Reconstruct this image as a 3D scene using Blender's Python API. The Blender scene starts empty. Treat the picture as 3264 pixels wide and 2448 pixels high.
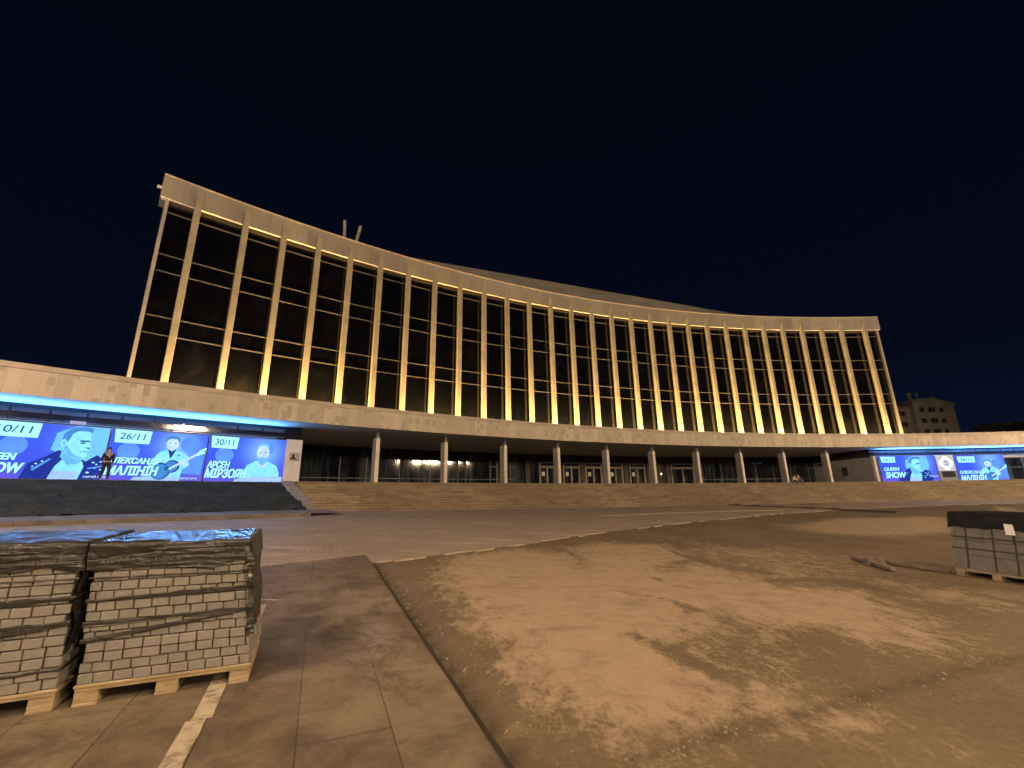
import bpy, bmesh, math, random
import numpy as np
from mathutils import Vector, Matrix
random.seed(7)
S = bpy.context.scene
COL = S.collection
# ---------------------------------------------------------------- camera
EYE = 1.6
FPX, PITCH, ROLL = 1386.57, 0.2605, -0.0164
cam = bpy.data.cameras.new('camera'); camo = bpy.data.objects.new('camera', cam); COL.objects.link(camo)
cam.sensor_fit = 'HORIZONTAL'; cam.sensor_width = 36; cam.lens = 36*FPX/3264
cam.clip_start = 0.05; cam.clip_end = 3000
cp, sp = math.cos(PITCH), math.sin(PITCH)
Fv, Rv, Uv = Vector((0, cp, sp)), Vector((1, 0, 0)), Vector((0, -sp, cp))
cr, sr = math.cos(ROLL), math.sin(ROLL)
R2, U2 = Rv*cr+Uv*sr, Uv*cr-Rv*sr
M = Matrix((R2, U2, -Fv)).transposed().to_4x4(); M.translation = (0, 0, EYE)
camo.matrix_world = M
S.camera = camo
# ---------------------------------------------------------------- sky, exposure
S.view_settings.view_transform = 'Standard'; S.view_settings.look = 'None'
S.view_settings.exposure = 0.0; S.view_settings.gamma = 1.0
try: S.cycles.use_light_tree = True; S.cycles.sample_clamp_indirect = 4.0; S.cycles.caustics_reflective = False; S.cycles.caustics_refractive = False; S.cycles.use_denoising = True
except Exception: pass
wd = bpy.data.worlds.new('World'); S.world = wd; wd.use_nodes = True
nt = wd.node_tree; nt.nodes.clear()
def nd(t, nt_, **kw):
    n = nt_.nodes.new(t)
    for k, v in kw.items(): setattr(n, k, v)
    return n
wo = nd('ShaderNodeOutputWorld', nt); wb = nd('ShaderNodeBackground', nt)
tc = nd('ShaderNodeTexCoord', nt); sx = nd('ShaderNodeSeparateXYZ', nt)
rp = nd('ShaderNodeValToRGB', nt)
rp.color_ramp.elements[0].position = 0.0; rp.color_ramp.elements[0].color = (0.0030, 0.0062, 0.0195, 1)
rp.color_ramp.elements[1].position = 0.75; rp.color_ramp.elements[1].color = (0.0010, 0.0019, 0.0056, 1)
e = rp.color_ramp.elements.new(0.25); e.color = (0.0015, 0.0029, 0.0092, 1)
nt.links.new(tc.outputs['Generated'], sx.inputs[0]); nt.links.new(sx.outputs['Z'], rp.inputs[0])
nt.links.new(rp.outputs[0], wb.inputs[0]); wb.inputs[1].default_value = 1.0
nt.links.new(wb.outputs[0], wo.inputs[0])
WARM = (1.0, 0.70, 0.42)
LAMP_W = 1.0          # overall street lamp factor
# ---------------------------------------------------------------- site geometry
CC = np.array([51.141, -53.737]); NN = np.array([-0.35667, 0.93423]); TT = np.array([0.93423, 0.35667]); RR = 113.8506
def xy(u, rho):
    th = u/RR; r = RR-rho
    return CC + r*(math.cos(th)*NN+math.sin(th)*TT)
def P(u, rho, z):
    p = xy(u, rho); return Vector((p[0], p[1], z))
def axes(u):           # tangent (rightwards along the facade) and outward (towards the viewer)
    th = u/RR; c, s = math.cos(th), math.sin(th)
    d = c*NN+s*TT; t = c*TT-s*NN
    return Vector((t[0], t[1], 0)), Vector((-d[0], -d[1], 0))
def hgt(x, y):
    x = np.asarray(x, float); y = np.asarray(y, float)
    dx, dy = x-CC[0], y-CC[1]; r = np.hypot(dx, dy); rho = RR-r
    u = np.arctan2(dx*TT[0]+dy*TT[1], dx*NN[0]+dy*NN[1])*RR
    d = np.clip(39.65-rho, -60, 24.65)
    zb = np.interp(u, [-60, -35, -28, -18.6, 1.3, 19, 40, 80], [1.17, 1.163, 1.074, .955, .851, .824, .8, .8])
    b = (zb-.028*24.65)/24.65**2
    return .028*d+b*np.maximum(d, 0)**2
def G(x, y, off=0.0): return Vector((x, y, float(hgt(x, y))+off))
ZS, ZFT, ZP, ZPB, ZT, ZSOF = 25.0, 26.95, 8.50, 6.95, 2.95, 6.95
# ---------------------------------------------------------------- material helpers
class NT:
    def __init__(s, name):
        s.m = bpy.data.materials.new(name); s.m.use_nodes = True; s.t = s.m.node_tree; s.t.nodes.clear()
        s.out = s.n('ShaderNodeOutputMaterial'); s.b = s.n('ShaderNodeBsdfPrincipled'); s.l(s.b.outputs[0], s.out.inputs[0])
    def n(s, t, **kw): return nd(t, s.t, **kw)
    def l(s, a, b): s.t.links.new(a, b)
    def set(s, k, v):
        if hasattr(v, 'links') or hasattr(v, 'is_linked'): s.l(v, s.b.inputs[k])
        else: s.b.inputs[k].default_value = (v+(1,) if isinstance(v, tuple) and len(v) == 3 else v)
        return s
    def obj(s): return s.n('ShaderNodeTexCoord').outputs['Object']
    def uv(s): return s.n('ShaderNodeTexCoord').outputs['UV']
    def map(s, v, sc=(1, 1, 1), rot=(0, 0, 0), loc=(0, 0, 0)):
        m = s.n('ShaderNodeMapping'); s.l(v, m.inputs[0]); m.inputs['Scale'].default_value = sc; m.inputs['Rotation'].default_value = rot; m.inputs['Location'].default_value = loc
        return m.outputs[0]
    def noise(s, v, sc, det=4, rough=.55, dist=0.0):
        n = s.n('ShaderNodeTexNoise'); s.l(v, n.inputs['Vector']); n.inputs['Scale'].default_value = sc; n.inputs['Detail'].default_value = det; n.inputs['Roughness'].default_value = rough; n.inputs['Distortion'].default_value = dist
        return n.outputs['Fac']
    def ramp(s, f, stops):
        r = s.n('ShaderNodeValToRGB'); s.l(f, r.inputs[0]); el = r.color_ramp.elements
        while len(el) < len(stops): el.new(0.5)
        for e, (p, c) in zip(el, stops):
            e.position = p; e.color = (c if len(c) == 4 else tuple(c)+(1,)) if isinstance(c, tuple) else (c, c, c, 1)
        return r.outputs[0]
    def mix(s, f, a, b, mode='MIX'):
        m = s.n('ShaderNodeMix', data_type='RGBA', blend_type=mode)
        for i, v in ((0, f), (6, a), (7, b)):
            if hasattr(v, 'is_linked'): s.l(v, m.inputs[i])
            else: m.inputs[i].default_value = (tuple(v)+(1,) if isinstance(v, tuple) and len(v) == 3 else v)
        return m.outputs[2]
    def math(s, op, a, b=0.0, c=0.0, clamp=False):
        m = s.n('ShaderNodeMath', operation=op, use_clamp=clamp)
        for i, v in enumerate((a, b, c)):
            if hasattr(v, 'is_linked'): s.l(v, m.inputs[i])
            else: m.inputs[i].default_value = v
        return m.outputs[0]
    def bump(s, h, st=.3, d=.02):
        b = s.n('ShaderNodeBump'); s.l(h, b.inputs['Height']); b.inputs['Strength'].default_value = st; b.inputs['Distance'].default_value = d
        s.l(b.outputs[0], s.b.inputs['Normal']); return s
def simple(name, col, rough=.8, var=.25, sc=3.0, metal=0.0, bump=.0, spec=.3):
    m = NT(name); o = m.obj()
    f = m.noise(o, sc, 5)
    lo = tuple(c*(1-var) for c in col); hi = tuple(min(1, c*(1+var)) for c in col)
    m.set('Base Color', m.ramp(f, [(.3, lo), (.7, hi)])).set('Roughness', rough).set('Metallic', metal).set('Specular IOR Level', spec)
    if bump: m.bump(m.noise(o, sc*6, 6), bump, .01)
    return m.m
def emis(name, col, st=1.0):
    m = NT(name); m.set('Base Color', (0, 0, 0)).set('Emission Color', col).set('Emission Strength', st).set('Specular IOR Level', 0.0).set('Roughness', 1.0)
    return m.m
def panel_mat(name, base, w, h, dark=.6, mort=.012, patch=True, zoff=0.0):
    m = NT(name); u = m.uv()
    b = m.n('ShaderNodeTexBrick'); m.l(u, b.inputs['Vector']); b.inputs['Scale'].default_value = 1.0
    b.inputs['Brick Width'].default_value = w; b.inputs['Row Height'].default_value = h; b.inputs['Mortar Size'].default_value = mort; b.inputs['Mortar Smooth'].default_value = .3; b.inputs['Bias'].default_value = 0.0
    b.offset = 0.37; m.l(m.map(u, loc=(0, -zoff, 0)), b.inputs['Vector'])
    b.inputs['Color1'].default_value = (*[c*.74 for c in base], 1); b.inputs['Color2'].default_value = (*[c*1.15 for c in base], 1)
    b.inputs['Mortar'].default_value = (*[c*.62 for c in base], 1)
    col = b.outputs['Color']
    if patch:
        sep = m.n('ShaderNodeSeparateXYZ'); m.l(u, sep.inputs[0])
        fx = m.math('FLOOR', m.math('DIVIDE', sep.outputs[0], w*.5)); fy = m.math('FLOOR', m.math('DIVIDE', sep.outputs[1], .42))
        cb = m.n('ShaderNodeCombineXYZ'); m.l(fx, cb.inputs[0]); m.l(fy, cb.inputs[1])
        wn = m.n('ShaderNodeTexWhiteNoise'); m.l(cb.outputs[0], wn.inputs['Vector'])
        nm = m.noise(u, .9, 2)
        k = m.math('GREATER_THAN', m.math('ADD', wn.outputs['Value'], m.math('MULTIPLY', nm, .5)), 1.13)
        col = m.mix(m.math('MULTIPLY', k, .75), col, tuple(c*dark for c in base))
    st = m.noise(m.map(u, (2.2, .35, 1)), 1.3, 5, .6)
    col = m.mix(m.ramp(st, [(.42, .0), (.75, .55)]), col, tuple(c*.62 for c in base))
    gr = m.noise(u, 14, 5)
    col = m.mix(.35, col, m.ramp(gr, [(.3, tuple(c*.75 for c in base)), (.7, tuple(c*1.15 for c in base))]))
    m.set('Base Color', col).set('Roughness', .8).set('Specular IOR Level', .25)
    m.bump(b.outputs['Fac'], -.4, .02)
    return m.m
M_STONE = panel_mat('parapet_stone', (.53, .46, .375), .62, 1.40, .50, .010, True, 6.93)
M_CAP = simple('cap_stone', (.42, .36, .30), .8, .15, 1.5, bump=.1)
M_FASC = panel_mat('fascia_stone', (.255, .236, .215), 3.0, 4.0, .8, .006, False)
M_FIN = simple('fin_stone', (.235, .208, .168), .75, .18, .9, bump=.12)
M_PIER = simple('end_pier_stone', (.29, .26, .22), .75, .15, .9)
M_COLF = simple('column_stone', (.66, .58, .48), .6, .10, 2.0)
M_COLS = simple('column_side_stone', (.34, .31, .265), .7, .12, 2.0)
M_SOFF = simple('soffit_plaster', (.50, .48, .45), .9, .15, .4)
M_SOFW = simple('wing_soffit_plaster', (.62, .62, .60), .9, .06, .4)
M_DARKW = simple('dark_wall', (.035, .033, .032), .7, .3, 1.0)
M_FRAME = simple('bronze_frame', (.15, .135, .12), .45, .15, 4.0, metal=.3)
M_HEAD = simple('window_head_bronze', (.05, .040, .030), .6, .2, 3)
M_DFRAME = simple('door_frame_metal', (.30, .25, .20), .5, .15, 4.0, metal=.2)
M_PAPER = simple('paper', (.75, .72, .64), .9, .05, 3)
M_PLASTER = simple('white_plaster', (.62, .58, .56), .85, .08, 1.2, bump=.08)
M_GREYPL = simple('grey_plaster', (.36, .34, .32), .85, .12, 1.2, bump=.08)
M_BLACK = simple('black_metal', (.012, .012, .013), .5, .2, 3)
M_ROOF = simple('roof_membrane', (.06, .06, .062), .9, .3, .5)
M_AUD = panel_mat('stage_block_panels', (.30, .28, .245), 3.0, 1.6, .8, .01, False)
def glass_mat():
    m = NT('dark_glass'); o = m.obj()
    m.set('Base Color', (.006, .0062, .0068)).set('Roughness', .02).set('IOR', 1.52).set('Specular IOR Level', .5)
    m.set('Coat Weight', .5).set('Coat IOR', 1.5).set('Coat Roughness', .03)
    f = m.noise(m.map(o, (.6, .6, .35)), .5, 3, .6, 1.5)
    m.set('Base Color', m.ramp(f, [(.35, (.0016, .0018, .0024)), (.62, (.0035, .0036, .0042)), (.8, (.009, .008, .0065))]))
    return m.m
M_GLASS = glass_mat()
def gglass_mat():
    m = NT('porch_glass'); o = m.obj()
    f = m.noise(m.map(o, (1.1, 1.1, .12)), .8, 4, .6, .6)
    m.set('Base Color', m.ramp(f, [(.36, (.006, .006, .007)), (.50, (.018, .022, .026)), (.64, (.060, .080, .085)), (.8, (.03, .028, .026))]))  # blue-green streaks in the colour stand in for reflections
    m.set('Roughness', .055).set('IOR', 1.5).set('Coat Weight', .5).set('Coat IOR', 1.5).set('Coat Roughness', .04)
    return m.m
M_GGLASS = gglass_mat()
# ---------------------------------------------------------------- mesh helpers
class MB:
    def __init__(s): s.v = []; s.f = []; s.uv = {}; s.mi = []; s.cur = 0
    def quad(s, pts, uv=None):
        b = len(s.v); s.v += [Vector(p) for p in pts]; s.f.append(tuple(range(b, b+len(pts)))); s.mi.append(s.cur)
        if uv: s.uv[len(s.f)-1] = uv
        return s
    def box(s, c, ax, hx, hy, hz, az=None):
        """box at centre c; ax = x axis unit vector, hx hy hz half sizes, az = up"""
        ax = Vector(ax).normalized(); az = Vector(az).normalized() if az is not None else Vector((0, 0, 1)); ay = az.cross(ax).normalized(); c = Vector(c)
        b = len(s.v)
        for i in (-1, 1):
            for j in (-1, 1):
                for k in (-1, 1): s.v.append(c+ax*hx*i+ay*hy*j+az*hz*k)
        for q in ((0, 1, 3, 2), (4, 6, 7, 5), (0, 4, 5, 1), (2, 3, 7, 6), (0, 2, 6, 4), (1, 5, 7, 3)):
            s.f.append(tuple(b+i for i in q)); s.mi.append(s.cur)
        return s
    def hexa(s, p):
        """8 points: bottom 4 ccw, top 4 ccw"""
        b = len(s.v); s.v += [Vector(q) for q in p]
        for q in ((3, 2, 1, 0), (4, 5, 6, 7), (0, 1, 5, 4), (1, 2, 6, 5), (2, 3, 7, 6), (3, 0, 4, 7)):
            s.f.append(tuple(b+i for i in q)); s.mi.append(s.cur)
        return s
    def arc(s, u0, u1, r0, r1, z0, z1, n=None, za=None):
        """curved solid between rho r0 (front) and r1 (back)"""
        n = n or max(2, int(abs(u1-u0)/1.5)); b = len(s.v)
        us = np.linspace(u0, u1, n+1)
        for u in us:
            for (r, z) in ((r0, z0), (r0, z1), (r1, z1), (r1, z0)): s.v.append(P(u, r, z))
        for i in range(n):
            a = b+4*i; c = a+4
            for j, (zz0, zz1) in enumerate(((z0, z1), (0, abs(r0-r1)), (z1, z0), (0, abs(r0-r1)))):
                k = (j+1) % 4
                s.f.append((a+j, c+j, c+k, a+k)); s.mi.append(s.cur)
                s.uv[len(s.f)-1] = [(us[i], zz0), (us[i+1], zz0), (us[i+1], zz1), (us[i], zz1)]
        s.f.append((b, b+1, b+2, b+3)); s.mi.append(s.cur); e_ = b+4*n; s.f.append((e_+3, e_+2, e_+1, e_)); s.mi.append(s.cur)
        return s
    def cyl(s, p0, p1, r0, r1=None, n=10):
        r1 = r0 if r1 is None else r1; p0, p1 = Vector(p0), Vector(p1); d = (p1-p0).normalized()
        x = d.orthogonal().normalized(); y = d.cross(x); b = len(s.v)
        for i in range(n):
            a = 2*math.pi*i/n; q = x*math.cos(a)+y*math.sin(a)
            s.v.append(p0+q*r0); s.v.append(p1+q*r1)
        for i in range(n):
            j = (i+1) % n; s.f.append((b+2*i, b+2*j, b+2*j+1, b+2*i+1)); s.mi.append(s.cur)
        s.f.append(tuple(b+2*i for i in range(n-1, -1, -1))); s.mi.append(s.cur); s.f.append(tuple(b+2*i+1 for i in range(n))); s.mi.append(s.cur)
        return s
    def ball(s, c, r, n=8, sc=(1, 1, 1)):
        b = len(s.v); c = Vector(c); m_ = n; k = n//2
        for i in range(k+1):
            th = math.pi*i/k
            for j in range(m_):
                ph = 2*math.pi*j/m_; s.v.append(c+Vector((r*sc[0]*math.sin(th)*math.cos(ph), r*sc[1]*math.sin(th)*math.sin(ph), r*sc[2]*math.cos(th))))
        for i in range(k):
            for j in range(m_):
                j2 = (j+1) % m_; s.f.append((b+i*m_+j, b+(i+1)*m_+j, b+(i+1)*m_+j2, b+i*m_+j2)); s.mi.append(s.cur)
        return s
    def grid(s, pts, uv=None):
        ny, nx = len(pts), len(pts[0]); b = len(s.v)
        for r in pts:
            for p in r: s.v.append(Vector(p))
        for i in range(ny-1):
            for j in range(nx-1):
                s.f.append((b+i*nx+j, b+i*nx+j+1, b+(i+1)*nx+j+1, b+(i+1)*nx+j)); s.mi.append(s.cur)
        return s
    def build(s, name, mats, parent=None, smooth=False, bevel=0.0, flip=False):
        me = bpy.data.meshes.new(name)
        org = parent['_o'] if parent is not None and '_o' in parent else None
        off = Vector(org) if org is not None else Vector((0, 0, 0))
        me.from_pydata([v-off for v in s.v], [], s.f)
        if s.uv:
            ul = me.uv_layers.new(name='UVMap')
            for fi, uvs in s.uv.items():
                p = me.polygons[fi]
                for li, q in zip(p.loop_indices, uvs): ul.data[li].uv = q
        mats = mats if isinstance(mats, (list, tuple)) else [mats]
        for m in mats: me.materials.append(m)
        if len(mats) > 1:
            for p, i in zip(me.polygons, s.mi): p.material_index = i
        bm = bmesh.new(); bm.from_mesh(me)
        if bevel: bmesh.ops.bevel(bm, geom=bm.edges[:], offset=bevel, segments=1, affect='EDGES', profile=.5)
        if not flip: bmesh.ops.recalc_face_normals(bm, faces=bm.faces)
        bm.to_mesh(me); bm.free()
        if smooth:
            for p in me.polygons: p.use_smooth = True
        o = bpy.data.objects.new(name, me); COL.objects.link(o)
        if parent is not None: o.parent = parent; o['_o'] = list(off)
        return o
def thing(name, label, cat, loc, group=None):
    o = bpy.data.objects.new(name, None); COL.objects.link(o); o.location = loc; o.empty_display_size = .2
    o['label'] = label; o['category'] = cat; o['_o'] = list(loc)
    if group: o['group'] = group
    return o
def tag(o, label, cat, group=None):
    o['label'] = label; o['category'] = cat
    if group: o['group'] = group
    return o
def struct(o, kind='structure'): o['kind'] = kind; return o
ORD = ['first', 'second', 'third', 'fourth', 'fifth', 'sixth', 'seventh', 'eighth', 'ninth', 'tenth', 'eleventh', 'twelfth', 'thirteenth', 'fourteenth', 'fifteenth', 'sixteenth', 'seventeenth', 'eighteenth', 'nineteenth', 'twentieth', 'twenty-first', 'twenty-second', 'twenty-third', 'twenty-fourth', 'twenty-fifth', 'twenty-sixth', 'twenty-seventh', 'twenty-eighth', 'twenty-ninth']
# ================================================================ GROUND
def inpoly(X, Y, poly):
    poly = np.array(poly); ins = np.zeros(X.shape, bool); n = len(poly); dist = np.full(X.shape, 1e9)
    for i in range(n):
        (x0, y0), (x1, y1) = poly[i], poly[(i+1) % n]
        c = ((y0 > Y) != (y1 > Y)) & (X < (x1-x0)*(Y-y0)/((y1-y0) if y1 != y0 else 1e-9)+x0); ins ^= c
        L2 = max((x1-x0)**2+(y1-y0)**2, 1e-9); tt = np.clip(((X-x0)*(x1-x0)+(Y-y0)*(y1-y0))/L2, 0, 1)
        dist = np.minimum(dist, np.hypot(X-x0-tt*(x1-x0), Y-y0-tt*(y1-y0)))
    return np.where(ins, dist, -dist)
def segdist(X, Y, pl):
    d = np.full(X.shape, 1e9)
    for (x0, y0), (x1, y1) in zip(pl[:-1], pl[1:]):
        L2 = max((x1-x0)**2+(y1-y0)**2, 1e-9); tt = np.clip(((X-x0)*(x1-x0)+(Y-y0)*(y1-y0))/L2, 0, 1)
        d = np.minimum(d, np.hypot(X-x0-tt*(x1-x0), Y-y0-tt*(y1-y0)))
    return d
MAIN = [(-1.5, 9.73), (-1.13, 10.95), (0.19, 12.26), (0.65, 11.66), (1.5, 11.14), (1.64, 9.5), (1.52, 12.72), (2.75, 14.02), (2.99, 13.61), (4.38, 13.71), (4.27, 11.58), (3.0, 9.56), (4.14, 10.49), (4.32, 8.86), (4.47, 7.94), (5.51, 7.69), (5.21, 6.79), (4.76, 5.71), (4.2, 5.21), (4.0, 5.32), (3.76, 5.84), (3.25, 5.9), (2.87, 6.05), (2.78, 6.55), (2.47, 6.45), (2.36, 5.81), (1.87, 5.35), (1.75, 4.86), (1.86, 4.55), (2.01, 4.2), (2.06, 3.97), (1.8, 3.97), (1.5, 3.93), (1.15, 3.78), (1.01, 3.55), (0.84, 3.54), (0.71, 3.54), (0.7, 3.67), (0.42, 3.74), (0.21, 3.97), (0.14, 4.21), (0.01, 4.35), (-0.05, 4.6), (0.06, 4.87), (-0.14, 5.24), (-0.35, 5.54), (-0.66, 5.67), (-0.55, 6.28), (-0.87, 7.15), (-1.14, 8.02)]
FAR = [(12.33, 20.25), (17.02, 24.05), (23.58, 25.91), (23.27, 24.5), (16.87, 17.83), (13.32, 16.23), (12.04, 17.16), (11.95, 18.58)]
STRK = [[(1.28, 5.58), (1.52, 5.17), (1.69, 4.72), (1.86, 4.27)], [(2.58, 8.8), (2.7, 8.17), (2.97, 7.83)]]
MIDP= [(4.98, 14.64), (7.53, 13.05), (8.12, 11.41), (6.17, 8.57), (4.47, 7.94), (4.35, 10.5)]
MIDQ= [(6.25, 9.66), (7.52, 8.59), (7.93, 7.47), (6.76, 6.43), (5.7, 7.22)]
MIDR= [(2.62, 5.82), (3.38, 5.76), (3.0, 4.93), (2.48, 4.36), (2.2, 4.55)]
STRK += [[(4.12, 12.2), (4.38, 10.04), (4.95, 9.23), (4.7, 10.05)], [(4.62, 8.53), (5.61, 8.72), (6.03, 7.97), (6.19, 7.46)], [(1.64, 7.72), (2.34, 7.14), (2.43, 6.54)]]
PAVD = [(-2.29, 6.2), (-2.2, 7.2), (-1.32, 5.71), (-0.77, 4.53), (-0.64, 4.08), (-0.98, 3.91), (-1.07, 3.67), (-1.38, 4.38), (-1.85, 4.5), (-2.17, 5.35)]
LOW = [(1.7, 3.53), (2.36, 3.74), (2.75, 3.72), (2.45, 3.59), (1.84, 3.44)]
CRACK = [(5.05, 4.91), (4.15, 4.58), (3.14, 4.18), (1.91, 3.66), (1.28, 3.43), (0.73, 3.16)]
EDGE0, KN = np.array([-0.06, 3.07]), np.array([-3.03, 9.92])
D1 = (KN-EDGE0)/np.linalg.norm(KN-EDGE0); DP = np.array([D1[1], -D1[0]])      # DP points to the bed (right)
def axis(fine0, fine1, st, far):
    a = list(np.arange(fine0, fine1+1e-6, st)); s = st; x = fine0; lo = []
    while x > -far: s *= 1.18; x -= s; lo.append(x)
    s = st; x = fine1; hi = []
    while x < far: s *= 1.18; x += s; hi.append(x)
    return np.array(lo[::-1]+a+hi)
def mesh_grid(name, X, Y, Z, mat, attrs=None):
    ny, nx = X.shape; me = bpy.data.meshes.new(name)
    V = np.stack([X, Y, Z], -1).reshape(-1, 3)
    idx = np.arange(ny*nx).reshape(ny, nx)
    Fq = np.stack([idx[:-1, :-1], idx[:-1, 1:], idx[1:, 1:], idx[1:, :-1]], -1).reshape(-1, 4)
    me.from_pydata(V.tolist(), [], Fq.tolist()); me.materials.append(mat)
    for k, a in (attrs or {}).items():
        at = me.attributes.new(k, 'FLOAT', 'POINT'); at.data.foreach_set('value', np.ascontiguousarray(a.reshape(-1), dtype=np.float32))
    for p in me.polygons: p.use_smooth = True
    o = bpy.data.objects.new(name, me); COL.objects.link(o); return o
def bed_mat():
    m = NT('dusty_concrete_bed'); o = m.obj()
    at = m.n('ShaderNodeAttribute', attribute_name='dust').outputs['Fac']
    ck = m.n('ShaderNodeAttribute', attribute_name='crack_edge').outputs['Fac']
    big = m.noise(m.map(o, (1, .55, 1), (0, 0, -.5)), .55, 6, .62, .6)
    mid = m.noise(m.map(o, (1.5, .8, 1), (0, 0, .6)), 3.6, 9, .74, .35)
    fine = m.noise(o, 22, 6, .7)
    s_ = m.math('ADD', at, m.math('ADD', m.math('MULTIPLY', m.math('SUBTRACT', mid, .5), 1.25), m.math('MULTIPLY', m.math('SUBTRACT', big, .5), .55)))
    s_ = m.math('ADD', s_, m.math('MULTIPLY', m.math('SUBTRACT', fine, .5), .65))
    base = m.mix(m.ramp(big, [(.35, 0.), (.7, 1.)]), (.090, .065, .036), (.150, .109, .065))
    base = m.mix(m.ramp(fine, [(.35, .0), (.75, .55)]), base, (.215, .168, .114))
    dust = m.mix(m.ramp(mid, [(.3, 0.), (.75, 1.)]), (.29, .208, .132), (.375, .278, .184))
    dust = m.mix(m.ramp(fine, [(.45, 0.), (.8, .5)]), dust, (.22, .163, .108))
    col = m.mix(m.ramp(s_, [(.30, 0.), (.45, .45), (.61, .95)]), base, dust)
    pz = m.noise(m.map(o, (1.0, 1.5, 1), (0, 0, .35)), 1.9, 8, .74, .3); col = m.mix(m.ramp(pz, [(.50, 0.), (.68, .55)]), col, (.12, .09, .057)); col = m.mix(m.ramp(pz, [(.25, .4), (.42, 0.)]), col, (.31, .238, .163))
    col = m.mix(ck, col, (.050, .036, .022))
    m.set('Base Color', col).set('Roughness', .92).set('Specular IOR Level', .15)
    m.bump(m.math('ADD', m.math('MULTIPLY', mid, .6), m.math('MULTIPLY', fine, .5)), .55, .03)
    return m.m
M_BED = bed_mat()
xs = axis(-9, 17, .14, 900); ys = axis(1.5, 23, .14, 900)
X, Y = np.meshgrid(xs, ys); Z = hgt(X, Y)
sm = lambda d, w: np.clip(.5+d/w*.5, 0, 1)
dust = np.maximum.reduce([sm(inpoly(X, Y, MAIN), .75), sm(inpoly(X, Y, FAR), 1.2), .72*sm(inpoly(X, Y, LOW), .2)])
dust = np.maximum.reduce([dust, .50*sm(inpoly(X, Y, MIDP), 1.4), .42*sm(inpoly(X, Y, MIDQ), .8), .45*sm(inpoly(X, Y, MIDR), .4)])
dust = dust*.72+.15
for q in STRK: dust -= .55*np.clip(1-segdist(X, Y, q)/.16, 0, 1)
edged = (X-EDGE0[0])*DP[0]+(Y-EDGE0[1])*DP[1]
dust -= .42*np.clip(1.2-edged/.42, 0, 1)*(edged > -.5)
crack_edge = np.clip(1-segdist(X, Y, CRACK)/.10, 0, 1)*.7
crack_edge = np.maximum(crack_edge, np.clip(1-np.abs(edged-.05)/.13, 0, 1)*1.0)  # the same dark tone also follows the paving edge
ground = struct(mesh_grid('ground', X, Y, Z, M_BED, {'dust': dust, 'crack_edge': crack_edge}))

def pave_mat():
    m = NT('paving_slabs'); o = m.obj()
    v = m.map(o, (1, 1, 1), (0, 0, -math.atan2(D1[1], D1[0])), (0, 0, 0))
    b = m.n('ShaderNodeTexBrick'); m.l(v, b.inputs['Vector']); b.inputs['Scale'].default_value = 1.0; b.offset = .43
    b.inputs['Brick Width'].default_value = 1.75; b.inputs['Row Height'].default_value = .585; b.inputs['Mortar Size'].default_value = .007; b.inputs['Mortar Smooth'].default_value = .6
    b.inputs['Color1'].default_value = (.122, .089, .058, 1); b.inputs['Color2'].default_value = (.165, .121, .079, 1); b.inputs['Mortar'].default_value = (.050, .036, .024, 1)
    at = m.n('ShaderNodeAttribute', attribute_name='dust').outputs['Fac']
    mid = m.noise(m.map(o, (1, .6, 1)), 2.2, 7, .68, 1.0); fine = m.noise(o, 26, 6, .7); big = m.noise(o, .5, 3)
    s_ = m.math('ADD', at, m.math('ADD', m.math('MULTIPLY', m.math('SUBTRACT', mid, .5), 2.0), m.math('MULTIPLY', m.math('SUBTRACT', fine, .5), .8)))
    col = m.mix(m.ramp(s_, [(.36, 0.), (.72, .85)]), b.outputs['Color'], (.235, .178, .122))
    col = m.mix(m.ramp(fine, [(.4, 0.), (.8, .45)]), col, (.085, .07, .053))
    col = m.mix(m.ramp(big, [(.45, 0.), (.7, .35)]), col, (.09, .075, .06))
    gq = m.noise(o, 1.7, 9, .75, .4); col = m.mix(m.ramp(gq, [(.38, .9), (.52, 0.)]), col, (.060, .046, .032)); col = m.mix(m.ramp(gq, [(.52, 0.), (.68, .65)]), col, (.21, .162, .112))
    m.set('Base Color', col).set('Roughness', m.ramp(mid, [(.3, .55), (.7, .85)])).set('Specular IOR Level', .35)
    h = m.math('ADD', m.math('MULTIPLY', fine, .35), m.math('MULTIPLY', b.outputs['Fac'], -1.0))
    m.bump(h, .5, .02)
    return m.m
M_PAVE = pave_mat()
# left paving: s along the edge, w to the left
ss = np.concatenate([np.linspace(-40, -2, 20), np.arange(-1.8, 7.9, .16), [8.3, 9, 10, 12]])
ws = np.concatenate([[0, .05], np.arange(.16, 5.2, .16), [6, 7, 8, 10, 13, 17, 22, 28, 35]])
Sg, Wg = np.meshgrid(ss, ws)
X = EDGE0[0]+D1[0]*Sg-DP[0]*Wg; Y = EDGE0[1]+D1[1]*Sg-DP[1]*Wg
Z = hgt(X, Y)+.03; Z[0] -= .03
pd = sm(inpoly(X, Y, PAVD), .5)*.62+.18
o = struct(mesh_grid('pavement', X, Y, Z, M_PAVE, {'dust': pd}))
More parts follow.
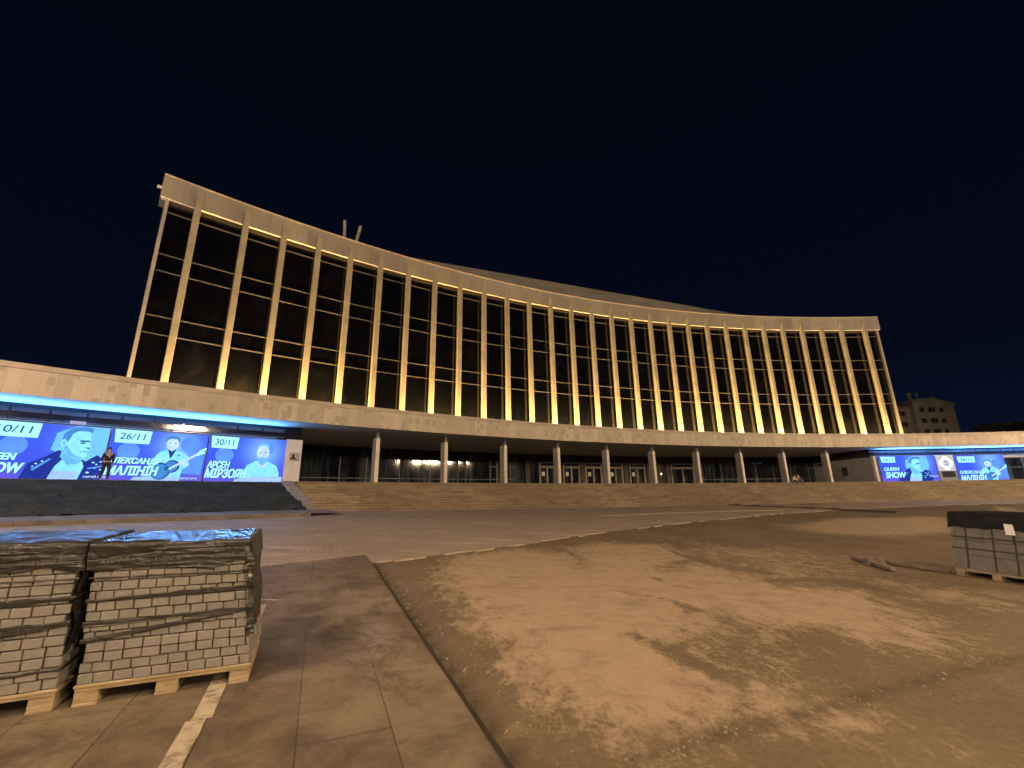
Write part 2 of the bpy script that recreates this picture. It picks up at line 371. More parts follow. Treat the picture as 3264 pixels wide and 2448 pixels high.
# driveway towards the stairs
def road_mat():
    m = NT('worn_driveway'); o = m.obj()
    big = m.noise(m.map(o, (.35, 1.2, 1), (0, 0, -.45)), .35, 6, .62, .5); mid = m.noise(m.map(o, (.5, 1.6, 1), (0, 0, -.5)), 1.3, 6, .65, .6); fine = m.noise(o, 12, 5, .7)
    b = m.n('ShaderNodeTexBrick'); m.l(m.map(o, (1, 1, 1), (0, 0, -.39)), b.inputs['Vector']); b.inputs['Scale'].default_value = 1.0
    b.inputs['Brick Width'].default_value = .30; b.inputs['Row Height'].default_value = .24; b.inputs['Mortar Size'].default_value = .018
    b.inputs['Color1'].default_value = (.215, .172, .132, 1); b.inputs['Color2'].default_value = (.285, .232, .182, 1); b.inputs['Mortar'].default_value = (.14, .112, .086, 1)
    col = m.mix(m.ramp(big, [(.44, 0.), (.56, 1.)]), b.outputs['Color'], (.26, .21, .165))
    col = m.mix(m.ramp(mid, [(.50, 0.), (.64, .85)]), col, (.38, .305, .235))
    col = m.mix(m.ramp(mid, [(.28, .8), (.43, 0.)]), col, (.14, .110, .083))
    m.set('Base Color', col).set('Roughness', m.ramp(mid, [(.3, .55), (.65, .85)])).set('Specular IOR Level', .35)
    m.bump(m.math('ADD', fine, m.math('MULTIPLY', mid, .8)), .3, .02)
    return m.m
M_ROAD = road_mat()
BU = [-60, -46, -38.74, -34.7, -27.4, -22.2, -13, -3.1, 10, 25, 45, 80]
BR = [31.5, 30.9, 30.24, 30.05, 28.8, 27.97, 26.4, 24.8, 22.9, 21.0, 19.5, 18.8]
us = np.linspace(-75, 90, 166); qs = np.linspace(0, 1, 14)
Ug, Qg = np.meshgrid(us, qs); R0 = np.interp(Ug, BU, BR); RO = R0+(14.2-R0)*Qg
th = Ug/RR; X = CC[0]+(RR-RO)*(np.cos(th)*NN[0]+np.sin(th)*TT[0]); Y = CC[1]+(RR-RO)*(np.cos(th)*NN[1]+np.sin(th)*TT[1])
Z = hgt(X, Y)+.036; Z[0] -= .04
struct(mesh_grid('driveway', X, Y, Z, M_ROAD))
# kerbs
M_KERB = simple('kerb_stone', (.30, .238, .168), .85, .35, 2.2, bump=.2)
mb = MB(); u = -38.7
while u < 34:
    L = random.uniform(.35, 1.1); r = float(np.interp(u, BU, BR)); 
    if random.random() < (.66 if u < 12 else .5):
        r2 = float(np.interp(u+L*.93, BU, BR)); p0 = xy(u, r+.1); p1 = xy(u+L*.93, r2+.1); m_ = (p0+p1)/2; d = Vector((*(p1-p0), 0))
        mb.box(G(m_[0], m_[1], .03+random.uniform(-.012, .012)), d, d.length/2, .026+random.uniform(-.010, .012), .022)
    u += L
struct(mb.build('kerb', M_KERB, bevel=.008))
mb = MB(); u = -62
while u < -36:
    L = 1.0; p0, p1 = xy(u, 17.6), xy(u+L*.985, 17.6); m_ = (p0+p1)/2; d = Vector((*(p1-p0), 0))
    mb.box(G(m_[0], m_[1], .08), d, d.length/2, .075, .10); u += L
struct(mb.build('kerb', simple('grey_kerb', (.14, .118, .10), .85, .3, 2, bump=.2), bevel=.01))
def strip_on_ground(name, pts, w, h, mat, off=.0):
    mb = MB(); q = [np.array(p) for p in pts]
    for a, b in zip(q[:-1], q[1:]):
        n_ = max(1, int(np.linalg.norm(b-a)/1.5))
        for i in range(n_):
            c = a+(b-a)*(i+.5)/n_; d = Vector((*(b-a)/n_, 0)); mb.box(G(c[0], c[1], off), d, d.length*.49, w/2, h)
    return mb.build(name, mat, bevel=min(.01, h*.3))
struct(strip_on_ground('kerb', [(17.5, 43.5), (20.0, 37.0), (22.3, 33.6), (24.4, 29.0)], .22, .07, simple('dark_kerb', (.07, .055, .042), .9, .3, 3), .05))
struct(strip_on_ground('kerb', [(4.2, 25.0), (8.9, 27.8), (14.2, 30.4), (19, 32.0)], .09, .02, M_KERB, .04))
# pavement strip below the lawn
us = np.linspace(-75, -34.4, 42); qs = np.linspace(0, 1, 3); Ug, Qg = np.meshgrid(us, qs); RO = 17.53+(13.0-17.53)*Qg; th = Ug/RR
X = CC[0]+(RR-RO)*(np.cos(th)*NN[0]+np.sin(th)*TT[0]); Y = CC[1]+(RR-RO)*(np.cos(th)*NN[1]+np.sin(th)*TT[1])
struct(mesh_grid('footpath', X, Y, hgt(X, Y)+.14, simple('footpath_asphalt', (.16, .13, .11), .85, .35, 1.3, bump=.25)))
# lawn bank
us = np.linspace(-75, -35.5, 120); qs = np.linspace(0, 1, 22); Ug, Qg = np.meshgrid(us, qs); RO = 8.55+(15.3-8.55)*Qg; th = Ug/RR
X = CC[0]+(RR-RO)*(np.cos(th)*NN[0]+np.sin(th)*TT[0]); Y = CC[1]+(RR-RO)*(np.cos(th)*NN[1]+np.sin(th)*TT[1])
zb_ = hgt(X, Y)+.12; rng = np.random.default_rng(3)
Z = zb_+(2.94-zb_)*(1-Qg**.88)+rng.normal(0, .06, Qg.shape)*np.minimum(1, Qg*6)
def lawn_mat():
    m = NT('lawn_bank_grass'); o = m.obj(); f = m.noise(o, .8, 5, .7); g = m.noise(o, 9, 5, .7)
    c = m.mix(m.ramp(f, [(.4, 0.), (.65, 1.)]), (.026, .031, .026), (.058, .058, .050)); c = m.mix(m.ramp(g, [(.5, 0.), (.7, .7)]), c, (.020, .017, .013))
    m.set('Base Color', c).set('Roughness', .95).set('Specular IOR Level', .1); m.bump(g, .8, .06); return m.m
struct(mesh_grid('lawn_bank', X, Y, Z, lawn_mat()))
LX, LY, LZ = X, Y, Z
mb = MB()
for k in range(3500):
    i, j = random.randrange(1, 21), random.randrange(14, 119); a, b = random.random(), random.random()
    p = Vector((LX[i, j]*(1-a)+LX[i, j-1]*a, LY[i, j]*(1-a)+LY[i, j-1]*a, LZ[i, j]*(1-a)+LZ[i, j-1]*a))
    q = Vector((LX[i-1, j]*(1-a)+LX[i-1, j-1]*a, LY[i-1, j]*(1-a)+LY[i-1, j-1]*a, LZ[i-1, j]*(1-a)+LZ[i-1, j-1]*a)); p = p*(1-b)+q*b
    an = random.random()*6.28; w = Vector((math.cos(an), math.sin(an), 0))*.025; t_ = Vector((random.uniform(-.05, .05), random.uniform(-.05, .05), random.uniform(.03, .09)))
    mb.quad([p-w, p+w, p+t_])
o = struct(mb.build('grass', simple('grass_blade', (.034, .040, .033), .9, .35, .6), flip=True), 'stuff')
# ================================================================ LIGHT: street lamps round the square, and added fill lamps
M_POST = simple('lamp_post_paint', (.05, .055, .05), .5, .2, 3)
def glow(power_w, r, n):      # radiance of n spheres radius r giving total flux
    return power_w/(math.pi*4*math.pi*r*r*n)
def street_lamp(x, y, H, W, label, gr=.24):
    base = G(x, y); t = thing('street_lamp', label, 'street lamp', base, 'street lamps round the square')
    m = MB(); m.cyl(base-Vector((0, 0, .2)), base+Vector((0, 0, H-.6)), .11, .06, 12); m.cyl(base-Vector((0, 0, .1)), base+Vector((0, 0, .9)), .19, .15, 12); m.build('pole', M_POST, t, True)
    gm = emis('lamp_glow', (1.0, .725, .455), glow(W*LAMP_W, gr, 3))
    for k in range(3):
        a = k*2.094+.4; c = base+Vector((math.cos(a)*.8, math.sin(a)*.8, H))
        m = MB(); m.cyl(base+Vector((0, 0, H-.75)), c-Vector((0, 0, .30)), .035, .03, 8); m.cyl(c-Vector((0, 0, .32)), c-Vector((0, 0, .22)), .05, .12, 10); m.build('arm', M_POST, t)
        m = MB(); m.ball(c, gr, 12); m.build('globe', gm, t, True)
    return t
street_lamp(-8.0, -2.0, 9.5, 5600, 'globe street lamp on the paving behind the brick pallets')
street_lamp(13.2, -5.4, 13.1, 14500, 'globe street lamp on the dusty bed near the lone pallet')
street_lamp(36.0, 9.4, 11.3, 15000, 'globe street lamp beside the far right end of the dusty bed', .55)
street_lamp(43.0, 7.9, 11.9, 15000, 'globe street lamp standing next to its twin by the driveway', .55)
street_lamp(-30.0, 8.5, 9.5, 9000, 'added globe fill lamp on the paving left of the lawn bank')  # this lamp and the next four are unseen, added for general fill
street_lamp(62, 30, 12, 27000, 'added globe fill lamp on the driveway past the right screens')
street_lamp(2.0, -16, 13, 12500, 'added tall globe fill lamp on the street behind the square')
street_lamp(28, -24, 13, 19000, 'added tall globe fill lamp on the street corner far from the hall')
street_lamp(-22, -14, 13, 16000, 'added tall globe fill lamp on the street, furthest from the stairs')
street_lamp(118, 118, 10, 4500, 'added globe fill lamp below the distant apartment block')  # unseen lamp added to brighten the distant flats
exec_part = True
# ================================================================ CONCERT HALL
HO = P(0, 0, ZT); hall = thing('concert_hall', 'long concave concert hall with glass front, stone fins lit yellow and columned porch', 'concert hall', HO)
UE = 44.38
BAY = 3.0
fu = [(i-14)*BAY for i in range(29)]; fu[0] -= .1437*BAY; fu[28] += .1437*BAY
# parapet ring + cap + soffit + deck
m = MB(); m.arc(-66, 62, 8.26, 7.86, ZPB, 8.22, 128); m.build('parapet', M_STONE, hall)
m = MB(); m.arc(-66, 62, 8.33, 7.80, 8.223, ZP, 128); m.build('parapet_cap', M_CAP, hall)
m = MB(); m.arc(-34.4, 34.4, 7.857, -5.0, ZSOF, ZSOF+.3, 60); m.build('soffit', M_SOFF, hall)
m = MB(); m.arc(-66, -34.41, 7.857, 4.5, ZSOF, ZSOF+.3, 30); m.build('wing_soffit', M_SOFW, hall)
m = MB(); m.arc(34.41, 62, 7.857, 4.5, ZSOF, ZSOF+.3, 30); m.build('wing_soffit', M_SOFW, hall)
m = MB(); m.arc(-66, 62, 7.79, -14, 7.7, 7.95, 100); m.build('roof_deck', M_ROOF, hall)
m = MB(); m.arc(-34.9, 62, 8.98, -14, 1.0, ZT, 90); m.build('porch_floor', panel_mat('porch_floor_stone', (.26, .22, .18), 1.2, .6, .8, .01, False), hall)
m = MB(); m.arc(-66, -34.92, 8.6, -14, .8, 2.93, 30); m.build('terrace_floor', M_GREYPL, hall)
# upper glass wall
UZ = [8.0, 13.97, 15.37, 19.01, 20.42, 24.07, ZS]
edges = [-UE+.02]+fu+[UE-.02]
RG = -.55
for i in range(30):
    a, b = edges[i], edges[i+1]
    w = MB(); w.hexa([P(a, RG, 7.96), P(b, RG, 7.96), P(b, RG-.06, 7.96), P(a, RG-.06, 7.96), P(a, RG, ZS), P(b, RG, ZS), P(b, RG-.06, ZS), P(a, RG-.06, ZS)])
    win = w.build('window', M_GLASS, hall)
    f = MB(); mid = (P(a, RG, 0)+P(b, RG, 0))/2; d = P(b, RG, 0)-P(a, RG, 0); _, ou = axes((a+b)/2)
    for q_ in (a, b): f.box(P(q_, RG, 0)+(mid-P(q_, RG, 0)).normalized()*.06+Vector((0, 0, (8.0+24.98)/2))+ou*.045, d, .035, .03, (24.98-8.0)/2)
    for z in UZ[1:-1]: f.box(mid+Vector((0, 0, z))+ou*.05, d, d.length/2-.03, .04, .036 if z < 24 else .04)
    f.cur = 1; f.box(mid+Vector((0, 0, 24.86))+ou*.155, d, d.length/2-.03, .155, .125)
    f.box(mid+Vector((0, 0, 8.2))+ou*.05, d, d.length/2-.03, .07, .22)
    f.build('frame', [M_FRAME, M_HEAD], win)
# fascia and end piers
m = MB(); m.arc(-UE-.48, UE+.40, 0.0, -1.75, ZS, ZFT, 60); m.build('fascia', M_FASC, hall)
m = MB(); m.arc(-UE-.4, UE+.34, -.03, -.50, ZS-.012, ZS-.003, 60); m.build('fascia_soffit', simple('brightened_soffit', (.78, .76, .70), .8, .05, 1), hall)  # underside coloured paler than the fascia, standing in for stronger uplight
m = MB(); m.arc(-UE-.50, UE+.42, .05, -1.78, ZFT+.002, ZFT+.10, 60); m.build('coping', simple('metal_coping', (.46, .38, .31), .5, .1, 2, metal=.2), hall)
for sgn in (-1, 1):
    t_, o_ = axes(sgn*UE); m = MB(); c = P(sgn*UE, -.72, 0)
    m.box(c+o_*.45+Vector((0, 0, (ZS+7.96)/2-.002)), t_, .11, .16, (ZS-7.96)/2-.004); m.build('end_pier', M_PIER, hall)
    # side wall going back
    a = P(sgn*UE, -.62, 0); bk = a-Vector((NN[0]*-1, NN[1]*-1, 0))*26
    d = bk-a; m = MB(); m.box((a+bk)/2+Vector((0, 0, (7.96+ZFT-.3)/2)), d, d.length/2, .15, (ZFT-.3-7.96)/2); m.build('upper_wall', M_FASC, hall)
# roof of the upper volume
m = MB(); n_ = 40
top = [[P(u, -1.7, ZFT-.35) for u in np.linspace(-UE, UE, n_)], [P(u, -1.7, ZFT-.35)+Vector((NN[0], NN[1], 0))*24 for u in np.linspace(-UE, UE, n_)]]
m.grid(top); m.build('roof', M_ROOF, hall)
# stage block behind
pc = Vector((*(CC+(RR+15)*NN), 0)); tv = Vector((TT[0], TT[1], 0)); nv = Vector((NN[0], NN[1], 0))
m = MB(); m.box(pc+nv*17+Vector((0, 0, 22)), tv, 43.9, 17, 15.5)
o = m.build('auditorium_block', M_AUD, hall)
ul = o.data.uv_layers.new(name='UVMap')
for p_ in o.data.polygons:
    for li in p_.loop_indices:
        v = o.data.vertices[o.data.loops[li].vertex_index].co; ul.data[li].uv = (v.dot(tv), v.z)
# fins
for i, u in enumerate(fu):
    t_, o_ = axes(u); m = MB(); hw = .225
    b0, b1 = P(u, .20, 0), P(u, -.33, 0)
    m.hexa([b0-t_*hw+Vector((0, 0, 7.96)), b0+t_*hw+Vector((0, 0, 7.96)), b1+t_*hw+Vector((0, 0, 7.96)), b1-t_*hw+Vector((0, 0, 7.96)),
            b0-t_*hw+Vector((0, 0, 26.2)), b0+t_*hw+Vector((0, 0, 26.2)), b1+t_*hw+Vector((0, 0, ZS-.014)), b1-t_*hw+Vector((0, 0, ZS-.014))])
    m.build('fin', M_FIN, hall, bevel=.02)
# columns
CU = [(i-4.5-.1199)*2.0381*BAY for i in range(10)]
for u in CU:
    t_, o_ = axes(u); m = MB(); f = P(u, 7.08, 0)+t_*-.14
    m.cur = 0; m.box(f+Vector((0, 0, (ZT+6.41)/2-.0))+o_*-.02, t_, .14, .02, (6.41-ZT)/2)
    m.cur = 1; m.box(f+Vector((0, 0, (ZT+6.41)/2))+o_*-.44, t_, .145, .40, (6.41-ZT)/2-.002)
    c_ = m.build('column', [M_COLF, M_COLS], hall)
    m = MB(); m.box(f+Vector((0, 0, (6.41+ZSOF)/2))+o_*-.30, t_, .085, .22, (ZSOF-6.41)/2-.003); m.build('capital', simple('grey_capital', (.16, .155, .15), .8, .1, 2), c_)
# porch glazing and doors
RPG = -4.0
doors = [(-6.05, -4.33, 1), (-2.88, -.93, 1), (.21, 2.17, 1), (3.45, 5.19, 1), (6.52, 8.45, 1), (12.68, 15.74, 0)]
mull = [-33.0, -28.4, -25.93, -22.66, -19.43, -16.32, -15.4, -12.5, -11.7, -10.02, -9.38, 9.9, 11.5, 17.2, 20.0, 22.4, 25.2, 27.8, 30.4, 33.0]
spans = []
cuts = sorted(mull+[d_[0]-.12 for d_ in doors]+[d_[1]+.12 for d_ in doors]+[-34.2, 34.0])
for a, b in zip(cuts[:-1], cuts[1:]):
    isd = [d_ for d_ in doors if abs(d_[0]-.12-a) < 1e-6]
    mid = (P(a, RPG, 0)+P(b, RPG, 0))/2; d = P(b, RPG, 0)-P(a, RPG, 0); t_, o_ = axes((a+b)/2)
    if isd:
        da = isd[0]; m = MB()
        for e_ in (a, b): m.box(P(e_, RPG, 0)+Vector((0, 0, (ZT+6.0)/2)), t_, .07, .10, (6.0-ZT)/2)
        m.box(mid+Vector((0, 0, 5.53)), d, d.length/2-.08, .08, .06); m.box(mid+Vector((0, 0, 5.97)), d, d.length/2-.08, .08, .06)
        dr = m.build('door', M_DFRAME, hall)
        for k in (-1, 1):
            lc = mid+t_*k*(d.length/4-.02); hw = d.length/4-.06; lf = MB()
            for s_ in (-1, 1): lf.box(lc+t_*s_*hw+Vector((0, 0, (ZT+5.45)/2)), t_, .055, .05, (5.45-ZT)/2-.01)
            lf.box(lc+Vector((0, 0, ZT+.16)), t_, hw-.06, .05, .14); lf.box(lc+Vector((0, 0, 5.38)), t_, hw-.06, .05, .06)
            lf.build('door_leaf', M_DFRAME, dr)
            gl = MB(); gl.box(lc+Vector((0, 0, (ZT+5.45)/2))-o_*.01, t_, hw-.05, .02, (5.45-ZT)/2-.1); gl.build('door_pane', M_GGLASS, dr)
            hd = MB(); hd.cyl(lc-t_*k*(hw-.12)+o_*.10+Vector((0, 0, ZT+.9)), lc-t_*k*(hw-.12)+o_*.10+Vector((0, 0, ZT+1.4)), .02, n=8); hd.build('handle', M_FRAME, dr)
        tr = MB(); tr.box(mid+Vector((0, 0, 5.75)), d, d.length/2-.08, .02, .17); tr.build('transom_pane', M_GGLASS, dr)
        if da[2]:
            pp = MB(); pp.box(mid-t_*d.length*.27+o_*.035+Vector((0, 0, 4.62)), t_, .20, .006, .25); sg = pp.build('notice', M_PAPER, dr); 
        m = MB(); m.box(mid+Vector((0, 0, 6.49)), d, d.length/2, .06, .455); m.build('wall_panel', M_DARKW, hall)
    else:
        indoor = -9.4 < (a+b)/2 < 12.6
        m = MB(); m.box(mid+Vector((0, 0, (ZT+ZSOF)/2)), d, d.length/2, .03, (ZSOF-ZT)/2-.003)
        w_ = m.build('porch_window', M_DARKW if indoor and d.length < 3.2 else M_GGLASS, hall)
        f = MB()
        if not indoor:
            f.box(mid+Vector((0, 0, ZT+.96))+o_*.05, d, d.length/2-.02, .03, .035)
            f.box(P(a, RPG, 0)+Vector((0, 0, (ZT+6.0)/2))+o_*.05, t_, .045, .04, (6.0-ZT)/2)
            if d.length < 1.2: f.box(mid+Vector((0, 0, 5.35))+o_*.05, d, d.length/2-.03, .03, .04)
            f.build('frame', M_FRAME, w_)
        else:
            f.box(mid+Vector((0, 0, (ZT+6.3)/2))+o_*.08, t_, min(.3, d.length*.3), .06, (6.3-ZT)/2-.01); f.build('pilaster', simple('brown_stone_pilaster', (.10, .08, .062), .7, .2, 2), w_)
m = MB(); m.arc(-34.2, 34.0, RPG-.4, RPG-.6, ZT+.002, ZSOF-.003, 40); m.build('lobby_wall', M_BLACK, hall)
# wing walls with the screens
for sgn, uo in ((-1, -66), (1, 62)):
    lo, hi = sorted((sgn*33.9, uo))
    m = MB(); m.arc(lo, hi, 5.75 if sgn < 0 else 5.75, 5.35, ZT+.004, 5.97, 40); m.build('wing_wall', M_GREYPL, hall)
    m = MB(); m.arc(lo, hi, 5.55, 5.30, 5.975, ZSOF-.003, 40); m.build('clerestory', simple('clerestory_glass', (.014, .014, .020), .07, .3, 1.2, spec=.35), hall)
    m = MB(); uu = lo
    while uu < hi-1.6:
        t_, o_ = axes(uu+.75); m.box(P(uu+.75, 5.58, 6.62), t_, .68, .03, .12); m.box(P(uu+.75, 5.58, 6.15), t_, .70, .02, .05); uu += 1.55
    m.build('clerestory_blind', simple('blind_slats', (.06, .06, .072), .7, .2, 2, spec=.1), hall)
    # return wall
    a, b = P(sgn*34.05, 5.3, 0), P(sgn*34.05, RPG-.3, 0); d = b-a
    m = MB(); m.box((a+b)/2+Vector((0, 0, (ZT+6.0)/2+.003)), d, d.length/2, .15, (6.0-ZT)/2); m.build('return_wall', M_GREYPL if sgn > 0 else M_PLASTER, hall)
    m = MB(); m.box((a+b)/2+Vector((0, 0, (6.006+ZSOF)/2)), d, d.length/2, .13, (ZSOF-6.006)/2-.004); m.build('return_lintel', M_DARKW, hall)
t_, o_ = axes(-34.4)
m = MB(); m.box(P(-34.42, 5.92, (ZT+6.0)/2), t_, .52, .16, (6.0-ZT)/2-.003); pier = m.build('pier', M_PLASTER, hall)
m = MB(); m.box(P(-34.33, 5.92, 4.78)+o_*.175, t_, .34, .012, .30); pl = m.build('plaque', simple('plaque_stone', (.36, .31, .30), .5, .15, 4), pier)
def flat(pts, c, ax, up, off, th=.008):
    """extruded flat outline: pts in metres on plane (ax, up) at c"""
    n_ = Vector(ax).cross(Vector(up)).normalized(); m_ = MB(); b = 0
    v0 = [c+Vector(ax)*x+Vector(up)*y+n_*off for x, y in pts]; v1 = [v-n_*th for v in v0]; k = len(pts)
    m_.v = v0+v1; m_.f = [tuple(range(k)), tuple(range(2*k-1, k-1, -1))]+[(i, k+i, k+(i+1) % k, (i+1) % k) for i in range(k)]; m_.mi = [m_.cur]*len(m_.f)
    return m_
bust = [(-.20, -.16), (-.19, -.06), (-.10, .0), (-.08, .04), (-.10, .12), (-.06, .19), (0, .21), (.06, .18), (.08, .1), (.06, .03), (.08, 0), (.16, -.05), (.20, -.16)]
m = flat(bust, P(-34.42, 5.92, 4.76)+o_*.19, t_, Vector((0, 0, 1)), .012, .02); m.build('relief', M_BLACK, pl)
# right wing: pier frame
t_, o_ = axes(34.1); m = MB(); m.box(P(33.98, 5.9, (ZT+6.05)/2), t_, .12, .2, (6.05-ZT)/2-.003); m.build('pier', M_PLASTER, hall)
m = MB(); a = P(33.88, 1.4, 4.5); m.box(a, o_, .45, .02, .55); m.build('plaque', simple('dark_plaque', (.06, .05, .05), .5, .1, 3), hall)
m = MB(); m.box(P(33.7, -2.4, 5.65), o_, .22, .16, .16); m.build('speaker', M_BLACK, hall)
# small door lamp
m = MB(); m.ball(P(10.92, -3.86, 4.66), .11, 10, (1, 1, 1.2)); m.build('wall_lamp', emis('door_lamp_glow', (1, .9, .72), 3.0), hall)
# dark framed windows at the far right end
for k in range(4):
    u = 51.6+k*2.2; t_, o_ = axes(u); m = MB(); m.box(P(u, 5.8, 4.3), t_, 1.0, .03, 1.35); w_ = m.build('wing_window', M_GGLASS, hall)
    m = MB(); m.box(P(u-1.03, 5.85, 4.3), t_, .06, .06, 1.36); m.box(P(u, 5.85, 4.5), t_, .96, .04, .05); m.build('frame', simple('grey_window_frame', (.09, .088, .088), .6, .1, 2), w_)
# ---------------------------------------------------------------- staircase
zmean = lambda u, r: float(hgt(*xy(u, r)))
st = thing('staircase', 'broad curved stone staircase rising from the driveway to the columned porch', 'staircase', P(0, 9, ZT))
def stair_mat():
    m = NT('stair_stone'); u = m.uv()
    b = m.n('ShaderNodeTexBrick'); m.l(u, b.inputs['Vector']); b.inputs['Scale'].default_value = 1; b.inputs['Brick Width'].default_value = 2.1; b.inputs['Row Height'].default_value = 50; b.inputs['Mortar Size'].default_value = .012
    b.inputs['Color1'].default_value = (.225, .172, .117, 1); b.inputs['Color2'].default_value = (.32, .25, .175, 1); b.inputs['Mortar'].default_value = (.14, .105, .07, 1)
    f = m.noise(m.map(u, (.6, 2.2, 1)), 1.1, 6, .65, .4); g = m.noise(u, 9, 5)
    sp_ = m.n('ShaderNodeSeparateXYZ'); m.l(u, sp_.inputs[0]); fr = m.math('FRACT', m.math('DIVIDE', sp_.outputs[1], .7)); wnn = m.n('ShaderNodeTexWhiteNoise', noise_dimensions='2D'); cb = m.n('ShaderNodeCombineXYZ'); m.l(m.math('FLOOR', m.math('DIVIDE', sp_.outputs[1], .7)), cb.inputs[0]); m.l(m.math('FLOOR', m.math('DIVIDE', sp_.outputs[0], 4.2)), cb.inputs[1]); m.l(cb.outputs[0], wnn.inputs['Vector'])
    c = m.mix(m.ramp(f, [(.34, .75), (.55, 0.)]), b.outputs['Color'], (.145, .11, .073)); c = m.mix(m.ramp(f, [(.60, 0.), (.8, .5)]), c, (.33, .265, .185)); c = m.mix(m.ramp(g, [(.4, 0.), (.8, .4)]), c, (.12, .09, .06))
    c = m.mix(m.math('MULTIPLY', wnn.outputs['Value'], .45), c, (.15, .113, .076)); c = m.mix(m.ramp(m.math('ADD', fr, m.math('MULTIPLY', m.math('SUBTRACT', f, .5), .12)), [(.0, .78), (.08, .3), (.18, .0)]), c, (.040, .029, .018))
    m.set('Base Color', c).set('Roughness', .85).set('Specular IOR Level', .2); m.bump(g, .3, .01); return m.m
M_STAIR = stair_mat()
NS = 12
us = np.linspace(-34.85, 62, 98)
for k in range(NS):
    r0 = 9.0+6.0*(NS-1-k+1)/NS; r1 = 9.0-.02*0
    m = MB(); b = 0; rows = []
    ushift = random.uniform(0, 2)
    for u in us:
        ub = -34.85 if u < -34.8 else u
        zb0 = zmean(u, 14.6)-.06; zt = zb0+(ZT-zb0)*(k+1)/NS; zl = zb0+(ZT-zb0)*k/NS-.03
        if k == NS-1: zt = ZT+.004
        rows.append((P(u, r0, zl), P(u, r0, zt), P(u, r0-6.0/NS-.03, zt), u, zt))
    for a, c in zip(rows[:-1], rows[1:]):
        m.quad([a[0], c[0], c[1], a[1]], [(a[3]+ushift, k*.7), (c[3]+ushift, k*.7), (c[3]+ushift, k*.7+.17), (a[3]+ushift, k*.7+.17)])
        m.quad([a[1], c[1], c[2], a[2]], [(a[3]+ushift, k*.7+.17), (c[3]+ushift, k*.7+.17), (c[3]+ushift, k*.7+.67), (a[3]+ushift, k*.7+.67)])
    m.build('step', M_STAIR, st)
m = MB()   # flank wall
pts = []
for r, z in ((9.0, ZT+.02), (15.0, zmean(-35, 15)+.12)):
    for u in (-35.6, -34.84): pts.append((u, r, z))
def flank(u0, u1):
    zb = zmean(-35, 15.2)
    return [P(u0, 8.7, zb-.5), P(u1, 8.7, zb-.5), P(u1, 15.2, zb-.5), P(u0, 15.2, zb-.5), P(u0, 8.7, ZT+.06), P(u1, 8.7, ZT+.06), P(u1, 15.2, zb+.12), P(u0, 15.2, zb+.12)]
m.hexa(flank(-35.55, -34.86)); m.build('side_wall', simple('flank_stone', (.30, .26, .215), .85, .2, 1.2, bump=.15), st)
# ---------------------------------------------------------------- floodlights at the fins
M_FLB = M_BLACK
fl_glow = emis('floodlight_glass', (1, .80, .42), 6.0)
FC = (1.0, .57, .11)
def spot(name, loc, target, W, size, blend, col, parent, rad=.05):
    l = bpy.data.lights.new(name, 'SPOT'); l.energy = W; l.spot_size = size; l.spot_blend = blend; l.color = col; l.shadow_soft_size = rad
    o = bpy.data.objects.new(name, l); COL.objects.link(o); d = Vector(target)-Vector(loc)
    o.rotation_euler = d.to_track_quat('-Z', 'Y').to_euler()
    if parent is not None: o.parent = parent; o.location = Vector(loc)-Vector(parent['_o'])
    else: o.location = loc
    return o
def point(name, loc, W, col, parent, rad=.06):
    l = bpy.data.lights.new(name, 'POINT'); l.energy = W; l.color = col; l.shadow_soft_size = rad
    o = bpy.data.objects.new(name, l); COL.objects.link(o)
    o.parent = parent; o.location = Vector(loc)-Vector(parent['_o']); return o
SPW, SPN, SPB = 4800.0, 4000.0, 1000.0
for i, u in enumerate(fu):
    if i in (5, 25): continue
    t_, o_ = axes(u); k = random.choice((.55, .8, .95, 1.1, 1.3))*random.uniform(.9, 1.1); FC = (1.0, random.uniform(.54, .63), random.uniform(.09, .18)); FS = (1.0, FC[1]+.03, FC[2]+.05)
    if i in (0, 27): k *= .7
    b = P(u, .92, 7.96)
    t = thing('floodlight', 'small floodlight at the foot of the %s stone fin from the left' % ORD[i], 'floodlight', b, 'floodlights below the facade fins')
    m = MB(); m.box(b+Vector((0, 0, .30)), t_, .14, .10, .08); m.build('housing', M_FLB, t)
    m = MB(); m.box(b+Vector((0, 0, .11)), t_, .02, .05, .11); m.build('bracket', M_FLB, t)
    m = MB(); m.box(b+Vector((0, 0, .388)), t_, .12, .08, .006); m.build('lens', fl_glow, t)
    spot('beam', b+Vector((0, 0, .45)), P(u, -.35, 25.0), SPW*k, math.radians(27), 1.0, FC, t)
    point('spill', b+Vector((0, 0, .55)), SPN*k*1.25, FS, t)
    point('back_spill', P(u-.62, -.22, 8.45), 420*k, FS, t)
    spot('back_beam', P(u, -.44, 8.15), P(u, -.40, 22.0), SPB*k, math.radians(80), 1.0, FC, t)
